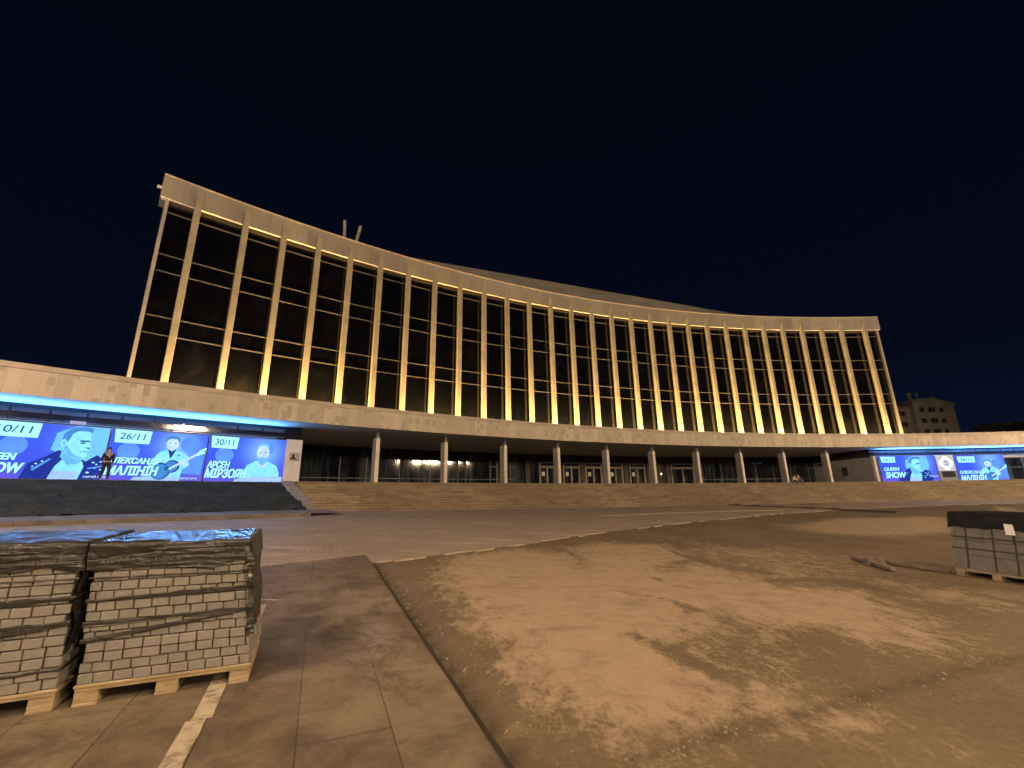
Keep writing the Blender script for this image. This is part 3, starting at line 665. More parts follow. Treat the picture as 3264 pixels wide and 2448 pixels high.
# ---------------------------------------------------------------- unseen blue LED battens, added over the screens to brighten the wing soffits
M_LED = emis('fill_led_blue', (.20, .50, 1.0), 2.0)
def batten(u0, u1, W, label, tilt=.5):
    uc = (u0+u1)/2; b = P(uc, 5.9, 5.99); t = thing('added_led_batten', label, 'added led light', b, 'added blue led battens above the screens')
    m = MB(); m.arc(u0, u1, 5.80, 5.66, 5.985, 6.03, 10); m.build('housing', M_BLACK, t)
    m = MB(); m.arc(u0+.05, u1-.05, 5.77, 5.70, 6.032, 6.045, 10); m.build('diffuser', M_LED, t)
    n_ = max(1, int(round((u1-u0)/5)))
    for k in range(n_):
        ua = u0+(k+.5)*(u1-u0)/n_; t_, o_ = axes(ua)
        l = bpy.data.lights.new('soffit_fill', 'AREA'); l.shape = 'RECTANGLE'; l.size = (u1-u0)/n_; l.size_y = .08; l.energy = W/n_; l.color = (.11, .38, 1.0)
        o = bpy.data.objects.new('soffit_fill', l); COL.objects.link(o); o.parent = t; o.location = P(ua, 5.82, 6.07)-b
        zax = -(Vector((0, 0, tilt))+o_).normalized(); xax = t_; yax = zax.cross(xax)
        o.rotation_euler = Matrix((xax, yax, zax)).transposed().to_euler()
    return t
LEDW = 330.0
batten(-64, -49.8, LEDW*2.7, 'added blue led batten above the wall past the leftmost screen')
batten(-49.5, -35.6, LEDW*2.7, 'added long blue led batten above the three left screens')
batten(35.0, 51, LEDW*4.5, 'added blue led batten above the two right screens', 1.4)
batten(51.3, 61, LEDW*2.6, 'added blue led batten over the windows at the far right end', 1.4)
# ================================================================ ADVERTISING SCREENS
EM = {}
def em(name, col, st=1.0):
    if name not in EM:
        m = NT(name); o = m.obj(); f = m.noise(o, 2.2, 5, .6); a = tuple(c*.90 for c in col); b = tuple(min(1.05, c*1.07) for c in col)
        if 'text' in name or 'ink' in name: a = b = col
        m.set('Base Color', (0, 0, 0)).set('Emission Color', m.ramp(f, [(.36, a), (.64, b)])).set('Emission Strength', st).set('Specular IOR Level', 0.0).set('Roughness', 1.0); EM[name] = m.m
    return EM[name]
CB = dict(blue=(.055, .105, .78), hair=(.065, .24, .66), halo=(.17, .55, 1.0), violet=(.115, .10, .72), mid=(.11, .30, .98), cyan=(.25, .76, 1.0), pale=(.36, .56, 1.0), text=(.42, .98, 1.0), dark=(.018, .035, .30), ink=(.012, .13, .36), skin=(.27, .80, 1.0), skin2=(.15, .50, .85), white=(.62, .86, 1.0))
def screen_bg(gx, gy, gr_):
    m = NT('screen_background'); u = m.uv(); s = m.n('ShaderNodeSeparateXYZ'); m.l(u, s.inputs[0])
    f = m.noise(u, 1.1, 2)
    c = m.ramp(m.math('ADD', s.outputs[1], m.math('MULTIPLY', m.math('SUBTRACT', f, .5), .5)), [(.0, (.13, .10, .72)), (.3, (.060, .088, .74)), (.7, (.045, .11, .84)), (1., (.05, .10, .78))])
    dx = m.math('SUBTRACT', s.outputs[0], gx); dy = m.math('MULTIPLY', m.math('SUBTRACT', s.outputs[1], gy/3.0), 3.0)
    d2 = m.math('DIVIDE', m.math('ADD', m.math('MULTIPLY', dx, dx), m.math('MULTIPLY', dy, dy)), gr_*gr_); gl = m.math('EXPONENT', m.math('MULTIPLY', d2, -1.0))
    c = m.mix(m.math('MULTIPLY', gl, .85), c, (.25, .55, 1.0))
    m.set('Base Color', (0, 0, 0)).set('Emission Color', c).set('Emission Strength', 1.2).set('Roughness', 1.0).set('Specular IOR Level', 0.0); return m.m
M_BOX = simple('light_box_metal', (.22, .22, .25), .5, .1, 3)
def text_mesh(body, w, h, bold=.02, shear=.2):
    cu = bpy.data.curves.new('t', 'FONT'); cu.body = body; cu.size = 1; cu.offset = bold; cu.shear = shear; cu.resolution_u = 4; cu.extrude = .0
    o = bpy.data.objects.new('t', cu); COL.objects.link(o); bpy.context.view_layer.update()
    me = bpy.data.meshes.new_from_object(o.evaluated_get(bpy.context.evaluated_depsgraph_get()))
    bpy.data.objects.remove(o); bpy.data.curves.remove(cu)
    v = [tuple(x.co[:2]) for x in me.vertices]; f = [tuple(p.vertices) for p in me.polygons]; bpy.data.meshes.remove(me)
    x0, x1 = min(a for a, b in v), max(a for a, b in v); y0, y1 = min(b for a, b in v), max(b for a, b in v)
    return [((a-x0)/(x1-x0)*w, (b-y0)/(y1-y0)*h) for a, b in v], f
class Screen:
    def __init__(s, name, label, c0, ax, W, H, cat='screen'):
        s.c = Vector(c0); s.ax = Vector(ax).normalized(); s.up = Vector((0, 0, 1)); s.W = W; s.H = H; s.n = s.ax.cross(s.up).normalized()
        s.t = thing(name, label, cat, s.c+s.ax*W/2); s.off = .02; s.sx = 1.0; s.x0 = 0.0; s.clip = True
    def housing(s, gx=3.1, gy=2.0, gr_=.95):
        m = MB(); cc = s.c+s.ax*s.W/2+s.up*s.H/2-s.n*.085
        m.box(cc, s.ax, s.W/2, .08, s.H/2); m.build('housing', M_BOX, s.t)
        m = MB(); q = [(0, 0), (s.W, 0), (s.W, s.H), (0, s.H)]
        m.quad([s.c+s.ax*(x*.996+.01)+s.up*(y*.99+.015)+s.n*.006 for x, y in q], [(x, y/s.H) for x, y in q]); m.build('background', screen_bg(gx, gy, gr_), s.t, flip=True)
    def poly(s, pts, col, name, parent=None):
        s.off += .0035
        p = [(max(.012, min(s.W-.012, s.x0+x*s.sx)), max(.02, min(s.H-.02, y))) for x, y in pts]
        m = MB(); m.quad([s.c+s.ax*x+s.up*y+s.n*s.off for x, y in p])
        o = m.build(name, em('screen_'+col, CB[col], 1.2), parent or s.t, flip=True); return o
    def disc(s, x, y, r, col, name, parent=None, ry=None, n=22, a0=0, a1=2*math.pi):
        ry = ry or r; return s.poly([(x+r*math.cos(a0+(a1-a0)*i/n), y+ry*math.sin(a0+(a1-a0)*i/n)) for i in range(n)], col, name, parent)
    def text(s, body, x, y, w, h, col, name='lettering', bold=.02, shear=.2, parent=None, shadow=True):
        v, f = text_mesh(body, w*s.sx, h, bold, shear)
        for k, (c_, dx) in enumerate((('dark', .03), (col, 0)) if shadow else ((col, 0),)):
            s.off += .0035; m = MB(); m.v = [s.c+s.ax*max(.01, s.x0+x*s.sx+a+dx)+s.up*(y+b-dx)+s.n*s.off for a, b in v]; m.f = list(f); m.mi = [0]*len(f)
            if c_ == col and name == 'lettering':
                k0 = len(m.v); m.v += [q+s.ax*.022+s.n*.001 for q in m.v]; m.f += [tuple(i+k0 for i in q) for q in f]; m.mi *= 2
            o = m.build(name if c_ == col else 'lettering_shadow', em('screen_'+c_, CB[c_]), parent or s.t, flip=True)
        return o
    def date(s, body, x, y, w, h):
        p = s.poly([(x+.06, y), (x+w-.06, y-.02), (x+w, y+h-.02), (x+.0, y+h)], 'text', 'date_panel')
        s.text(body, x+w*.14, y+h*.25, w*.70, h*.50, 'ink', 'date', .012, .12, p, False)
    def caption(s, x, y, w, h):
        s.text('ЖИВИЙ ЗВУК', x, y, w, h, 'white', 'caption', .03, .0, None, False)
def profile_man(s, X=0.0):
    t = s.poly([(3.6+X, 1.0), (4.45+X, 1.1), (4.75+X, 1.9), (4.6+X, 2.96), (3.3+X, 2.96), (2.55+X, 2.5), (2.45+X, 1.6)], 'halo', 'halo')
    p = s.poly([(1.55+X, .05), (1.75+X, .85), (2.35+X, 1.25), (2.75+X, 1.60), (3.1+X, 1.45), (3.9+X, 1.05), (4.3+X, 1.42), (4.7+X, 1.15), (4.85+X, .25), (4.8+X, .05)], 'dark', 'portrait')
    s.poly([(2.55+X, .05), (2.75+X, .75), (3.05+X, 1.25), (3.4+X, 1.05), (3.75+X, 1.05), (3.85+X, .75), (3.7+X, .05)], 'cyan', 'shirt', p)
    s.poly([(2.55+X, .03), (2.7+X, .52), (3.68+X, .50), (3.62+X, .03)], 'pale', 'shirt_hem', p)
    s.poly([(2.85+X, 1.25), (2.9+X, 1.75), (3.3+X, 1.75), (3.75+X, 1.2), (3.65+X, .92), (3.2+X, .82)], 'skin2', 'neck', p)
    f = s.poly([(2.86+X, 1.72), (2.82+X, 2.2), (2.95+X, 2.55), (3.25+X, 2.78), (3.65+X, 2.74), (3.86+X, 2.58), (3.92+X, 2.25), (3.90+X, 2.02), (4.0+X, 1.78), (3.90+X, 1.70), (3.93+X, 1.58), (3.86+X, 1.50), (3.88+X, 1.33), (3.78+X, 1.18), (3.5+X, 1.13), (3.15+X, 1.30)], 'skin', 'face', p)
    s.poly([(2.78+X, 2.15), (2.80+X, 2.45), (3.0+X, 2.72), (3.2+X, 2.86), (3.6+X, 2.93), (3.95+X, 2.86), (3.92+X, 2.62), (3.7+X, 2.68), (3.35+X, 2.66), (3.15+X, 2.5), (3.08+X, 2.2), (3.02+X, 2.05), (2.95+X, 2.05), (2.9+X, 2.2)], 'hair', 'hair', p)
    s.poly([(2.9+X, 1.72), (2.95+X, 1.95), (3.1+X, 1.75), (3.35+X, 1.40), (3.78+X, 1.22), (3.5+X, 1.14), (3.15+X, 1.31)], 'skin2', 'jaw_shade', p); s.poly([(3.3+X, 1.98), (3.55+X, 1.78), (3.6+X, 1.6), (3.4+X, 1.55), (3.25+X, 1.75)], 'cyan', 'cheek_shade', p)
    s.disc(2.88+X, 1.98, .13, 'cyan', 'ear', p, .2); s.disc(2.89+X, 1.98, .06, 'skin2', 'ear_hollow', p, .11)
    s.poly([(3.45+X, 2.17), (3.9+X, 2.18), (3.9+X, 2.11), (3.55+X, 2.09)], 'dark', 'eyebrow', p); s.disc(3.62+X, 2.03, .12, 'ink', 'eye', p, .045)
    s.poly([(3.72+X, 1.80), (3.96+X, 1.80), (3.9+X, 1.70)], 'ink', 'nose_shade', p); s.poly([(3.55+X, 1.55), (3.92+X, 1.60), (3.9+X, 1.56), (3.6+X, 1.52)], 'ink', 'mouth', p)
    for a, b, r in ((4.2, 1.0, .06), (4.35, .9, .05), (4.5, 1.05, .05), (4.3, .7, .05), (4.05, .45, .07), (2.05, .85, .05), (2.25, .98, .05), (1.95, .7, .04), (4.55, .62, .05)): s.disc(a+X, b, r, 'text', 'jacket_stud', p, r*.7, 8)
    s.poly([(1.9+X, .55), (2.5+X, 1.15), (2.55+X, 1.08), (2.0+X, .48)], 'mid', 'jacket_fold', p); s.poly([(4.0+X, .7), (4.6+X, .85), (4.6+X, .78), (4.05+X, .62)], 'mid', 'jacket_fold', p)
def guitar_man(s, X=0.0):
    s.disc(3.75+X, 2.3, .5, 'mid', 'light_spot', None, .5)
    s.poly([(3.6+X, 1.3), (4.55+X, 1.75), (4.5+X, .45), (3.55+X, .5)], 'mid', 'light_patch')
    p = s.poly([(1.9+X, .8), (2.15+X, 1.5), (2.35+X, 1.78), (2.7+X, 1.9), (3.1+X, 1.9), (3.45+X, 1.8), (3.75+X, 1.55), (3.85+X, 1.0), (3.55+X, .75), (3.45+X, .05), (1.2+X, .05), (1.35+X, .25), (2.4+X, .35), (2.45+X, .75)], 'cyan', 'portrait')
    s.poly([(1.2+X, .03), (1.4+X, .26), (3.45+X, .30), (3.42+X, .03)], 'pale', 'suit_hem', p)
    s.poly([(2.68+X, 1.95), (3.10+X, 1.95), (2.88+X, 1.35)], 'dark', 'shirt', p); s.poly([(2.76+X, 1.98), (3.0+X, 1.98), (2.9+X, 1.75)], 'skin2', 'neck', p)
    s.disc(2.87+X, 2.28, .31, 'white', 'face', p, .42)
    s.poly([(2.54+X, 2.3), (2.52+X, 2.55), (2.66+X, 2.74), (2.9+X, 2.78), (3.12+X, 2.72), (3.23+X, 2.52), (3.2+X, 2.28), (3.14+X, 2.45), (3.05+X, 2.56), (2.75+X, 2.58), (2.62+X, 2.48)], 'hair', 'hair', p)
    for a in (2.76, 3.0): s.disc(a+X, 2.30, .05, 'ink', 'eye', p, .022, 10)
    s.poly([(2.78+X, 2.07), (2.87+X, 2.03), (2.98+X, 2.07), (2.88+X, 2.01)], 'ink', 'mouth', p); s.poly([(3.18+X, 1.62), (3.34+X, 1.64), (3.33+X, 1.58), (3.2+X, 1.56)], 'ink', 'pocket_square', p)
    g = s.disc(2.50+X, .62, .46, 'dark', 'guitar', None, .50); s.disc(3.02+X, .92, .36, 'dark', 'guitar_body', g, .38); s.disc(2.49+X, .61, .40, 'hair', 'guitar_top', g, .44); s.disc(3.0+X, .91, .30, 'hair', 'guitar_top', g, .32); s.disc(2.80+X, .80, .14, 'ink', 'guitar_hole', g, .14)
    s.poly([(2.85+X, .80), (4.2+X, 1.80), (4.28+X, 1.70), (2.92+X, .70)], 'white', 'guitar_neck', g)
    s.poly([(4.12+X, 1.68), (4.3+X, 1.98), (4.62+X, 2.15), (4.62+X, 1.98), (4.5+X, 1.9), (4.62+X, 1.78), (4.35+X, 1.70), (4.22+X, 1.58)], 'text', 'guitar_head', g)
    s.poly([(3.3+X, 1.28), (3.5+X, 1.38), (3.62+X, 1.2), (3.75+X, 1.05), (3.6+X, .95), (3.4+X, 1.1)], 'white', 'hand', p)
def shirt_man(s, X=0.0):
    s.disc(3.45+X, 2.4, .42, 'mid', 'light_spot', None, .46)
    p = s.poly([(2.0+X, .05), (2.1+X, .7), (2.3+X, 1.15), (2.8+X, 1.45), (3.5+X, 1.45), (4.05+X, 1.15), (4.25+X, .7), (4.25+X, .05)], 'cyan', 'portrait')
    s.poly([(1.6+X, .03), (1.7+X, .2), (2.2+X, .40), (4.45+X, .42), (4.45+X, .03)], 'pale', 'shirt_hem', p)
    s.poly([(2.9+X, 1.35), (2.95+X, 1.6), (3.4+X, 1.6), (3.45+X, 1.35), (3.15+X, 1.15)], 'skin2', 'neck', p)
    s.poly([(2.85+X, 1.42), (3.15+X, 1.12), (3.0+X, 1.0)], 'white', 'collar', p); s.poly([(3.48+X, 1.42), (3.17+X, 1.12), (3.35+X, 1.0)], 'white', 'collar', p)
    s.disc(3.15+X, 2.0, .37, 'white', 'face', p, .58)
    s.poly([(2.85+X, 1.75), (2.95+X, 1.5), (3.15+X, 1.40), (3.35+X, 1.5), (3.47+X, 1.75), (3.3+X, 1.68), (3.0+X, 1.68)], 'skin2', 'beard', p)
    s.poly([(2.80+X, 2.3), (2.85+X, 2.55), (3.05+X, 2.68), (3.4+X, 2.62), (3.52+X, 2.4), (3.4+X, 2.42), (3.1+X, 2.5), (2.95+X, 2.42)], 'skin2', 'hair', p)
    for a in (3.02, 3.31): s.disc(a+X, 2.03, .075, 'ink', 'eye', p, .03, 10)
    s.poly([(3.02+X, 1.72), (3.3+X, 1.73), (3.15+X, 1.69)], 'ink', 'mouth', p); s.poly([(3.12+X, 1.85), (3.24+X, 1.85), (3.2+X, 1.80)], 'skin2', 'nose_shade', p)
def scr(name, label, u0, u1, z0=2.97, z1=5.93, rho=5.98):
    a, b = P(u0, rho, z0), P(u1, rho, z0); return Screen(name, label, a, b-a, (b-a).length, z1-z0)
s = scr('advertising_screen', 'left screen dated 10/11 with a man in profile and QUEEN SHOW lettering', -49.62, -44.74)
s.housing(3.9, 2.1, 1.0); s.disc(1.1, 1.75, .5, 'mid', 'light_spot', None, .52); profile_man(s); s.date('10/11', .12, 2.18, 1.82, .76)
s.text('QUEEN', .05, .92, 1.25, .42, 'text', bold=.03); s.text('SHOW', .02, .33, 1.63, .54, 'text', bold=.03); s.caption(3.9, .16, .95, .15)
s = scr('advertising_screen', 'left screen dated 26/11 with a man in a pale suit playing guitar', -44.68, -39.80)
s.housing(3.2, 2.2, 1.0); s.disc(.9, 1.72, .5, 'mid', 'light_spot', None, .5); guitar_man(s); s.date('26/11', .15, 2.18, 1.66, .76)
s.text('ОЛЕКСАНДР', .05, .93, 2.42, .42, 'text', bold=.03); s.text('МАЛІНІН', .03, .34, 2.36, .54, 'text', bold=.03); s.caption(3.42, .16, .95, .15)
s = scr('advertising_screen', 'left screen dated 30/11 with a bearded man in a pale shirt', -39.74, -34.96)
s.housing(3.2, 2.1, 1.0); s.disc(.95, 1.75, .5, 'mid', 'light_spot', None, .5); shirt_man(s); s.date('30/11', .12, 2.18, 1.52, .76)
s.text('АРСЕН', .08, .90, 1.22, .45, 'text', bold=.03); s.text('МІРЗОЯН', .03, .28, 2.28, .60, 'text', bold=.03); s.caption(3.5, .16, .95, .15)
s = scr('advertising_screen', 'right screen dated 10/11 with a man in profile beside the emblem box', 34.62, 42.05, 3.0, 6.1)
s.housing(5.0, 2.1, 1.3); s.sx = 1.30; s.x0 = .3; profile_man(s, -.25); s.date('10/11', -.1, 2.28, 1.42, .70); s.text('QUEEN', .02, 1.22, 1.45, .48, 'text'); s.text('SHOW', .05, .42, 1.95, .72, 'text', bold=.03); s.caption(4.2, .5, .85, .2)
s = scr('advertising_screen', 'right screen dated 26/11 with a man holding a guitar, farthest from the porch', 44.55, 50.6, 2.7, 6.05)
s.housing(4.0, 2.2, 1.3); s.sx = 1.24; s.x0 = .1; guitar_man(s); s.date('26/11', .12, 2.45, 1.66, .72); s.text('ОЛЕКСАНДР', .05, 1.02, 2.42, .45, 'text'); s.text('МАЛІНІН', .03, .34, 2.36, .60, 'text', bold=.03); s.caption(3.42, .2, .95, .2)
# emblem light box between the right screens
CB['boxwhite'] = (.52, .52, .56); CB['emblem'] = (1.0, 1.0, .96)
s = scr('emblem_light_box', 'pale grey light box with a white diamond emblem between the two right screens', 42.15, 44.45, 3.0, 6.1)
s.t['category'] = 'light box'
m = MB(); cc = s.c+s.ax*s.W/2+s.up*s.H/2-s.n*.085; m.box(cc, s.ax, s.W/2, .08, s.H/2); m.build('housing', M_BOX, s.t)
s.poly([(.02, 1.2), (s.W-.02, 1.2), (s.W-.02, 3.08), (.02, 3.08)], 'boxwhite', 'face_panel')
def star(x, y, r, k):
    pts = []
    for i in range(40):
        a = 2*math.pi*i/40; q = r*(1-k+k*abs(math.cos(2*a))**.7); pts.append((x+q*math.cos(a), y+q*math.sin(a)))
    return pts
s.poly(star(1.15, 2.12, .86, .30), 'emblem', 'emblem'); s.poly(star(1.15, 2.12, .42, .05), 'boxwhite', 'emblem_centre')
s.poly([(.98, 2.30), (1.12, 2.40), (1.28, 2.22), (1.2, 2.18)], 'ink', 'emblem_mark'); s.poly([(1.02, 1.98), (1.30, 2.0), (1.2, 1.86)], 'ink', 'emblem_mark')
m = MB(); m.box(s.c+s.ax*1.15+s.up*.78+s.n*.01, s.ax, .78, .012, .34); m.build('dark_plate', M_BLACK, s.t)
# small sign lamp over the left screens
m = MB(); t_, o_ = axes(-46.2); c = P(-46.2, 5.92, 6.10); m.box(c, t_, .32, .04, .09); tag(m.build('exit_sign', simple('pale_sign', (.45, .40, .48), .6, .1, 3)), 'small pale plate on the dark window band above the 10/11 screen', 'sign')
# ================================================================ PALLETS OF PAVERS
from mathutils import noise as mnoise
def wood_mat():
    m = NT('pallet_wood'); o = m.obj(); f = m.noise(m.map(o, (2, 2, 14)), 2.2, 5, .6, .5)
    m.set('Base Color', m.ramp(f, [(.3, (.20, .145, .075)), (.7, (.37, .285, .17))])).set('Roughness', .8); m.bump(f, .3, .005); return m.m
M_WOOD = wood_mat()
def brick_mat(name, a, b):
    m = NT(name); o = m.obj(); f = m.noise(o, 5, 5, .65); g = m.noise(o, 60, 4, .7)
    r = m.n('ShaderNodeObjectInfo'); c = m.ramp(f, [(.3, a), (.7, b)]); c = m.mix(m.ramp(g, [(.4, 0.), (.75, .4)]), c, tuple(x*.62 for x in a))
    m.set('Base Color', c).set('Roughness', .92).set('Specular IOR Level', .15); m.bump(g, .35, .004); return m.m
M_BRICK = brick_mat('concrete_paver', (.175, .162, .142), (.24, .223, .197))
M_BLOCK = brick_mat('grey_block', (.15, .136, .115), (.20, .18, .155))
def film_mat(name, base, rough, pr=True):
    m = NT(name); o = m.obj(); w = m.noise(m.map(o, (1.4, 1.4, 3.2)), 2.6, 3, .5, 1.6); w2 = m.noise(m.map(o, (.5, .5, 5)), 5, 3, .5, .6)
    c = base
    if pr:
        k = m.noise(m.map(o, (5, 5, 9)), 2.0, 2); c = m.mix(m.ramp(k, [(.63, 0.), (.68, .7)]), base, (.095, .084, .070))
    m.set('Base Color', c).set('Roughness', rough).set('Specular IOR Level', .55)
    m.bump(m.math('ADD', w, m.math('MULTIPLY', w2, .8)), .65, .035); return m.m
M_FILM = film_mat('black_film', (.020, .0175, .016), .34)
def top_film():
    m = NT('shiny_film_top'); o = m.obj(); v = m.map(o, (1.0, 2.8, 1.0), (0, 0, -.43))
    w = m.noise(v, 2.4, 3, .5, .8); k = m.noise(m.map(o, (5, 5, 9)), 2.0, 2)
    m.set('Base Color', m.mix(m.ramp(k, [(.60, 0.), (.66, .8)]), (.024, .023, .022), (.11, .10, .085))).set('Roughness', .10).set('Specular IOR Level', .5); m.bump(w, 1.0, .045); return m.m
M_FTOP = top_film()
M_FTOP2 = film_mat('dull_film_top', (.026, .024, .023), .33)
M_FILM2 = simple('black_cap_film', (.016, .0145, .013), .62, .35, 5, bump=.25, spec=.12)
M_BAND = film_mat('wrap_film_band', (.026, .023, .020), .38, False)
M_STRAP = simple('strap', (.05, .038, .024), .6, .2, 5)
M_PRINT = simple('film_print', (.105, .092, .075), .6, .25, 8)
def pallet(name, label, O, ex, W, D, H, style, group, lean=(0, 0)):
    ex = Vector((*ex, 0)).normalized(); ey = Vector((-ex.y, ex.x, 0)) if style != 'far' else Vector((-ex.y, ex.x, 0))
    g0 = float(hgt(O[0], O[1]))+(.03 if style == 'near' else .0)
    gx = (float(hgt(O[0]+ex.x*W, O[1]+ex.y*W))-float(hgt(*O)))/W; gy = (float(hgt(O[0]+ey.x*D, O[1]+ey.y*D))-float(hgt(*O)))/D
    X_ = (ex+Vector((0, 0, gx))).normalized(); Y_ = (ey+Vector((0, 0, gy))).normalized(); Zv = X_.cross(Y_).normalized()
    o0 = Vector((O[0], O[1], g0)); lw, lx = lean
    L = lambda x, y, z: o0+X_*(x*(1+lw*max(0, z-.12)/H)+lx*max(0, z-.12)/H)+Y_*y+Zv*z
    t = thing(name, label, 'pallet', L(W/2, D/2, 0), group)
    bx = lambda m, x0, x1, y0, y1, z0, z1: m.hexa([L(x0, y0, z0), L(x1, y0, z0), L(x1, y1, z0), L(x0, y1, z0), L(x0, y0, z1), L(x1, y0, z1), L(x1, y1, z1), L(x0, y1, z1)])
    # wooden pallet
    wp = MB(); bx(wp, 0, W, -.0, D, .098, .120); wd = wp.build('wooden_pallet', M_WOOD, t, bevel=.003)
    for y0 in (-.005, D*.25, D*.5-.05, D*.72, D-.1):
        q = MB(); bx(q, -.01, W+.01, y0, y0+.1, .1205, .142); q.build('deck_board', M_WOOD, wd, bevel=.004)
    for x0 in (.0, W/2-.07, W-.14):
        for y0 in (.0, D/2-.05, D-.10):
            q = MB(); bx(q, x0, x0+.14, y0+.006, y0+.10, .022, .097); q.build('block', M_WOOD, wd, bevel=.004)
        q = MB(); bx(q, x0-.002, x0+.142, .0, D, .0, .0215); q.build('runner', M_WOOD, wd, bevel=.003)
    # pavers
    R = random.Random(int(W*1000+O[0]*77)); cap0 = H-.20
    bw, bh, bd = (.118, .071, .2) if style == 'near' else (.43, .262, .2)
    bm_ = MB(); bx(bm_, .03, W-.03, .03, D-.03, .145, H-.03); z = .1445
    while z+bh < H-.01:
        sh = R.uniform(-.5, .5)*bw; j = R.uniform(-.006, .006)
        for face in range(4):
            Ln = W if face in (0, 2) else D
            x = -bw+(sh % bw)
            while x < Ln:
                a, b = max(x+.001+R.uniform(0, .004), .004), min(x+bw-.003-R.uniform(0, .004), Ln-.004); x += bw
                if b-a < .02: continue
                d = j+R.uniform(-.007, .007); dr = R.uniform(0, .004)
                if face == 0: bx(bm_, a, b, d, d+.1, z+dr, z+bh-.005)
                elif face == 2: bx(bm_, a, b, D-.1-d, D-d, z+dr, z+bh-.005)
                elif face == 1: bx(bm_, W-.1-d, W-d, a+.1, min(b+.1, D-.1), z+dr, z+bh-.005)
                else: bx(bm_, d, d+.1, a+.1, min(b+.1, D-.1), z+dr, z+bh-.005)
        z += bh
    bm_.build('paver_stack', M_BRICK if style == 'near' else M_BLOCK, t, bevel=.0045)
    # film cap, folded over the edges
    sk = .20 if style == 'near' else .30
    na, nb = 84, 70; rows = []
    for jb in range(nb+1):
        b = -sk+(D+2*sk)*jb/nb; row = []
        for ia in range(na+1):
            a = -sk+(W+2*sk)*ia/na
            ea = max(0, -a, a-W); eb = max(0, -b, b-D); ca = min(max(a, 0), W); cb_ = min(max(b, 0), D); ee = max(ea, eb)
            nv = Vector((a*5.0+O[0]*3, b*5.0, O[1])); w1 = mnoise.noise(nv); w2 = mnoise.noise(nv*2.7+Vector((5, 1, 2))); w3 = mnoise.noise(nv*.5)
            zz = H+.012-ee*(1+.18*w1*(ee/sk)) ; out = .016+.009*w1+.003*w2
            if ee == 0: zz += (.010*w1+.007*w2+.014*w3 if style == 'near' else .012*w1+.01*w2)
            pa = ca+(-out if a < 0 else out if a > W else 0)*(1+ .6*(ee > 0)); pb = cb_+(-out if b < 0 else out if b > D else 0)
            row.append(L(pa, pb, zz))
        rows.append(row)
    m = MB(); m.grid(rows); film = m.build('film_cover', [M_FILM, M_FTOP if O[0] > -3.6 else M_FTOP2] if style == 'near' else [M_FILM2, M_FILM2], t, True, flip=True)
    for p_ in film.data.polygons:
        if p_.normal.z > .75: p_.material_index = 1
    if style == 'near':
        for k in range(3):
            v, f = text_mesh('AVENUE', .20, .036, .01, .15); m = MB(); xo = .07+k*.37+R.uniform(-.03, .03); rt = R.uniform(-.03, .12)
            m.v = [L(xo+a*math.cos(rt)-b*math.sin(rt), -.046, H-.145+b+a*rt+R.uniform(0, .0)) for a, b in v]; m.f = f; m.mi = [0]*len(f); m.build('print', M_PRINT, film, flip=True)
        for zl, zr, h in ((.955, .985, .016), (.72, .745, .017), (.56, .575, .014), (.44, .57, .016), (.885, .875, .006), (.535, .56, .005), (.25, .27, .012)):
            zl = zl*H/1.13; zr = zr*H/1.13
            if zl < .3 and O[0] > -3.6: continue
            m = MB(); n_ = 24; pts = []
            for i in range(n_+1):
                x = -.006+(W+.012)*i/n_; zc = zl+(zr-zl)*i/n_+.006*mnoise.noise(Vector((i*.4, zl*9, O[0]))); hh = h*(1+.5*mnoise.noise(Vector((i*.3, zl*5, 3))))
                pts.append((L(x, -.012, zc-hh), L(x, -.016, zc), L(x, -.012, zc+hh)))
            m.grid([[p[k] for p in pts] for k in range(3)]); m.build('wrap_band', M_BAND, t, True, flip=True)
            m = MB(); bx(m, W+.006, W+.010, -.01, D, zr-h, zr+h); m.build('wrap_band', M_BAND, t)
        # loose film hanging down the right side
        rows = []
        for jz in range(40):
            zz = H-.02-(H-.40)*jz/39; row = []
            for iy in range(26):
                y = -.03+(D*.9)*iy/25; nv = Vector((y*7, zz*6, O[0])); w = mnoise.noise(nv)+.6*mnoise.noise(nv*2.3)
                row.append(L(W+.022+.018*w+.008*math.sin(zz*14), y+.02*mnoise.noise(nv*1.4), zz-.10*mnoise.noise(Vector((y*4, 1, 2)))*(jz/39)))
            rows.append(row)
        m = MB(); m.grid(rows); m.build('loose_film', M_FILM, t, True, flip=True)
        rows = []
        for jz in range(40):
            zz = H-.05-(H-.42)*jz/39; row = []
            for ix in range(10):
                x = W-.020*(1+.9*mnoise.noise(Vector((zz*9, 2, O[0]))))+.055*ix/9; nv = Vector((x*16, zz*9, O[1])); w = mnoise.noise(nv)
                row.append(L(x, -.03-.03*w, zz))
            rows.append(row)
        if O[0] > -3.6: m = MB(); m.grid(rows); m.build('loose_film', M_FILM, t, True, flip=True)
    else:
        for x in (.24, .65, .96):
            m = MB(); bx(m, x-.014, x+.014, -.010, -.006, .15, H-.02); bx(m, x-.014, x+.014, -.01, D+.01, H+.04, H+.044); m.build('strap', M_STRAP, t)
        for zc in (.52, .73):
            m = MB(); bx(m, -.008, W+.008, -.016, -.0105, zc-.012, zc+.012); m.build('strap', M_STRAP, t)
        m = MB(); q = [L(.86, -.05, H-.17), L(.98, -.045, H-.18), L(1.0, -.04, H-.36), L(.875, -.05, H-.36)]; m.quad(q); m.quad([p+Y_*.004 for p in q[::-1]]); m.build('label_sheet', M_PAPER, t, flip=True)
